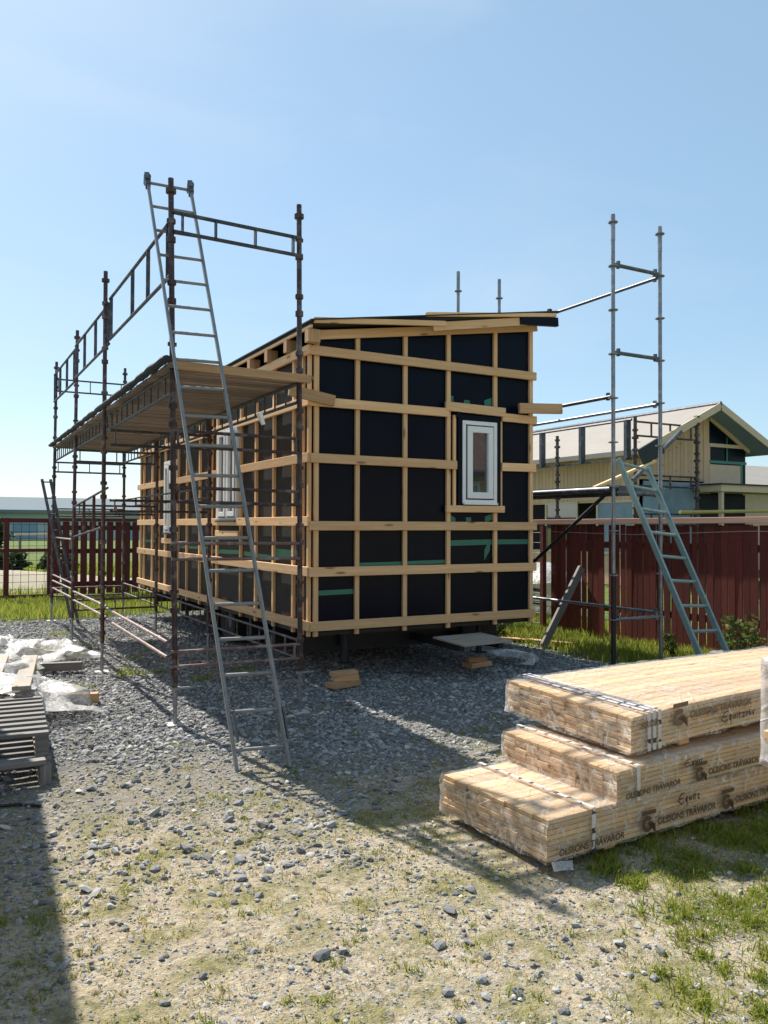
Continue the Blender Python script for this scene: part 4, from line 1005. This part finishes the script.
# ------------------------------------------------------------------ PLANTS by the right fence
def shrub(x, y, h, w, n, label, mat='leaf', leaf=.035):
    r_ = thing('shrub', (x,y,gz(x,y)), label, 'plant'); m = MB()
    for k in range(9):
        a = random.uniform(0,6.28); q = random.uniform(.2,1); m.tube((0,0,0),(math.cos(a)*w*q,math.sin(a)*w*q,h*random.uniform(.5,.95)),.005,5,.002)
    m.build('stem', M['bark'], r_); crown('foliage',0,0,h*.6,w,w,h*.45,n,leaf,M[mat],r_,seed=x)
shrub(8.25,6.25,.50,.25,500,'leafy shrub growing at the red board fence beside the foot of the greenish ladder')
shrub(8.45,5.55,.42,.30,600,'leafy shrub growing at the red board fence at the right edge')
shrub(7.95,7.05,.28,.10,140,'thin weed growing at the red board fence behind the greenish ladder')
shrub(7.75,10.2,.35,.3,500,'dark leafy shrub growing by the left end of the red board fence','dark_leaf')
shrub(7.0,9.4,.30,.25,400,'low leafy shrub growing behind the slanted grey board')
m = MB(); lump(m, 8.2,5.9,.05,.55,.6,.16,2,18,9); M['grit'] = plain('grit', (.3,.3,.29), .9, var=.4, scale=30, bump=.6); tag(m.build('gravel_heap', M['grit']), 'low heap of grey grit below the red board fence at the right', 'heap')

# ------------------------------------------------------------------ OFF-FRAME: shed casting the left shadow; house behind the camera (seen in the window)
sh = thing('shed', (-1.6,5.6,0), 'timber shed standing left of the camera', 'shed'); qm = wm(sh).inverted()
m = MB(); m.box(-3.2,-.02,2.0,8.15,0,3.3); o = m.build('wall', M['cladding'], sh); o.matrix_basis = qm
m = MB(); m.box(-3.3,.04,1.9,8.25,3.302,3.42); o = m.build('roof', M['roof_felt'], sh); o.matrix_basis = qm
m = MB(); m.box(-.018,.02,4.2,5.1,.05,2.05); o = m.build('door', M['white'], sh); o.matrix_basis = qm
sh.location = (0,8.15,0); sh.rotation_euler = (0,0,0)
for c_ in [c_ for c_ in bpy.data.objects if c_.parent == sh]: c_.matrix_basis = Matrix.Translation((0,-8.15,0))
sh.rotation_euler = (0,0,R(-3.4))
nb_ = thing('house', (9,-9,0), 'cream house with a brown tiled roof standing behind the camera', 'house'); qm = wm(nb_).inverted()
m = MB(); m.box(4,22,-15,-7.5,0,3.45); o = m.build('wall', M['cream'], nb_); o.matrix_basis = qm
m = MB(); m.add([(3.6,-6.9,3.35),(22.4,-6.9,3.35),(22.4,-11.2,7.2),(3.6,-11.2,7.2),(22.4,-15.5,3.35),(3.6,-15.5,3.35)],[(1,0,3,2),(2,3,5,4),(0,5,3),(1,2,4)]); o = m.build('roof', M['brick_roof'], nb_); o.matrix_basis = qm
m = MB(); m.tube((3.6,-6.85,3.38),(22.4,-6.85,3.38),.08,8); o = m.build('gutter', M['black'], nb_, smooth=True); o.matrix_basis = qm
for x in (5.2,7.6,10,12.4,15.0,17.6):
    window(nb_, qm @ Matrix.Translation((x+1.0,-7.47,1.9)) @ Matrix.Rotation(math.pi,4,'Z'), 1.0, 1.2, 1)

# ------------------------------------------------------------------ CAMERA
cam = bpy.data.cameras.new('Camera'); co = bpy.data.objects.new('Camera', cam); COL.objects.link(co); sc.camera = co
cam.sensor_fit = 'VERTICAL'; cam.sensor_height = 36; cam.lens = 36*810/1024; cam.clip_end = 6000; cam.clip_start = .05
yaw = R(29.1); pit = math.atan(14.5/810); rol = R(.2)
f0 = V((math.sin(yaw), math.cos(yaw), 0)); r0 = V((math.cos(yaw), -math.sin(yaw), 0)); u0 = V((0,0,1))
f = f0*math.cos(pit)+u0*math.sin(pit); u = -f0*math.sin(pit)+u0*math.cos(pit)
Rr = r0*math.cos(rol)+u*math.sin(rol); U = -r0*math.sin(rol)+u*math.cos(rol)
co.matrix_world = Matrix(((Rr.x,U.x,-f.x,0),(Rr.y,U.y,-f.y,0),(Rr.z,U.z,-f.z,1.6),(0,0,0,1)))

# ------------------------------------------------------------------ LIGHT
SAZ, SEL = R(-9.8), R(47.7)         # azimuth from +Y (negative: to the left), elevation
sd_ = V((math.sin(SAZ)*math.cos(SEL), math.cos(SAZ)*math.cos(SEL), math.sin(SEL)))
sun = bpy.data.lights.new('sun', 'SUN'); sun.energy = 4.9; sun.angle = R(.53); sun.color = (1,.94,.85)
so = bpy.data.objects.new('sun', sun); COL.objects.link(so); so.rotation_euler = (-sd_).to_track_quat('-Z','Y').to_euler()
w = bpy.data.worlds.new('World'); sc.world = w; w.use_nodes = True; nt = w.node_tree
sky = nt.nodes.new('ShaderNodeTexSky'); sky.sky_type = 'NISHITA'; sky.sun_disc = False; sky.sun_elevation = SEL; sky.sun_rotation = SAZ
sky.air_density = 1.0; sky.dust_density = .6; sky.ozone_density = 1.3; sky.altitude = 0
bg = nt.nodes['Background']
# thin even high haze over the clear sky
mx = nt.nodes.new('ShaderNodeMix'); mx.data_type = 'RGBA'; mx.inputs[0].default_value = .6; mx.inputs[7].default_value = (1.5,2.45,3.1,1)
nt.links.new(sky.outputs[0], mx.inputs[6])
tcw = nt.nodes.new('ShaderNodeTexCoord'); mpw = nt.nodes.new('ShaderNodeMapping'); mpw.inputs['Scale'].default_value = (1.2,1.2,4)
nw = nt.nodes.new('ShaderNodeTexNoise'); nw.inputs['Scale'].default_value = 1.6; nw.inputs['Detail'].default_value = 7; nw.inputs['Distortion'].default_value = .8
rw = nt.nodes.new('ShaderNodeMapRange'); rw.inputs['From Min'].default_value = .45; rw.inputs['From Max'].default_value = .85; rw.inputs['To Max'].default_value = .3
mw = nt.nodes.new('ShaderNodeMix'); mw.data_type = 'RGBA'; mw.inputs[7].default_value = (3.9,4.3,4.6,1)
nt.links.new(tcw.outputs['Generated'], mpw.inputs[0]); nt.links.new(mpw.outputs[0], nw.inputs[0]); nt.links.new(nw.outputs[0], rw.inputs[0]); nt.links.new(rw.outputs[0], mw.inputs[0])
nt.links.new(mx.outputs[2], mw.inputs[6]); nt.links.new(mw.outputs[2], bg.inputs[0]); bg.inputs[1].default_value = .132
vs_ = sc.view_settings; vs_.view_transform = 'Standard'; vs_.look = 'None'; vs_.exposure = .70; vs_.gamma = 1; vs_.use_curve_mapping = False
sc.render.engine = 'CYCLES'; sc.cycles.max_bounces = 8; sc.cycles.transparent_max_bounces = 16
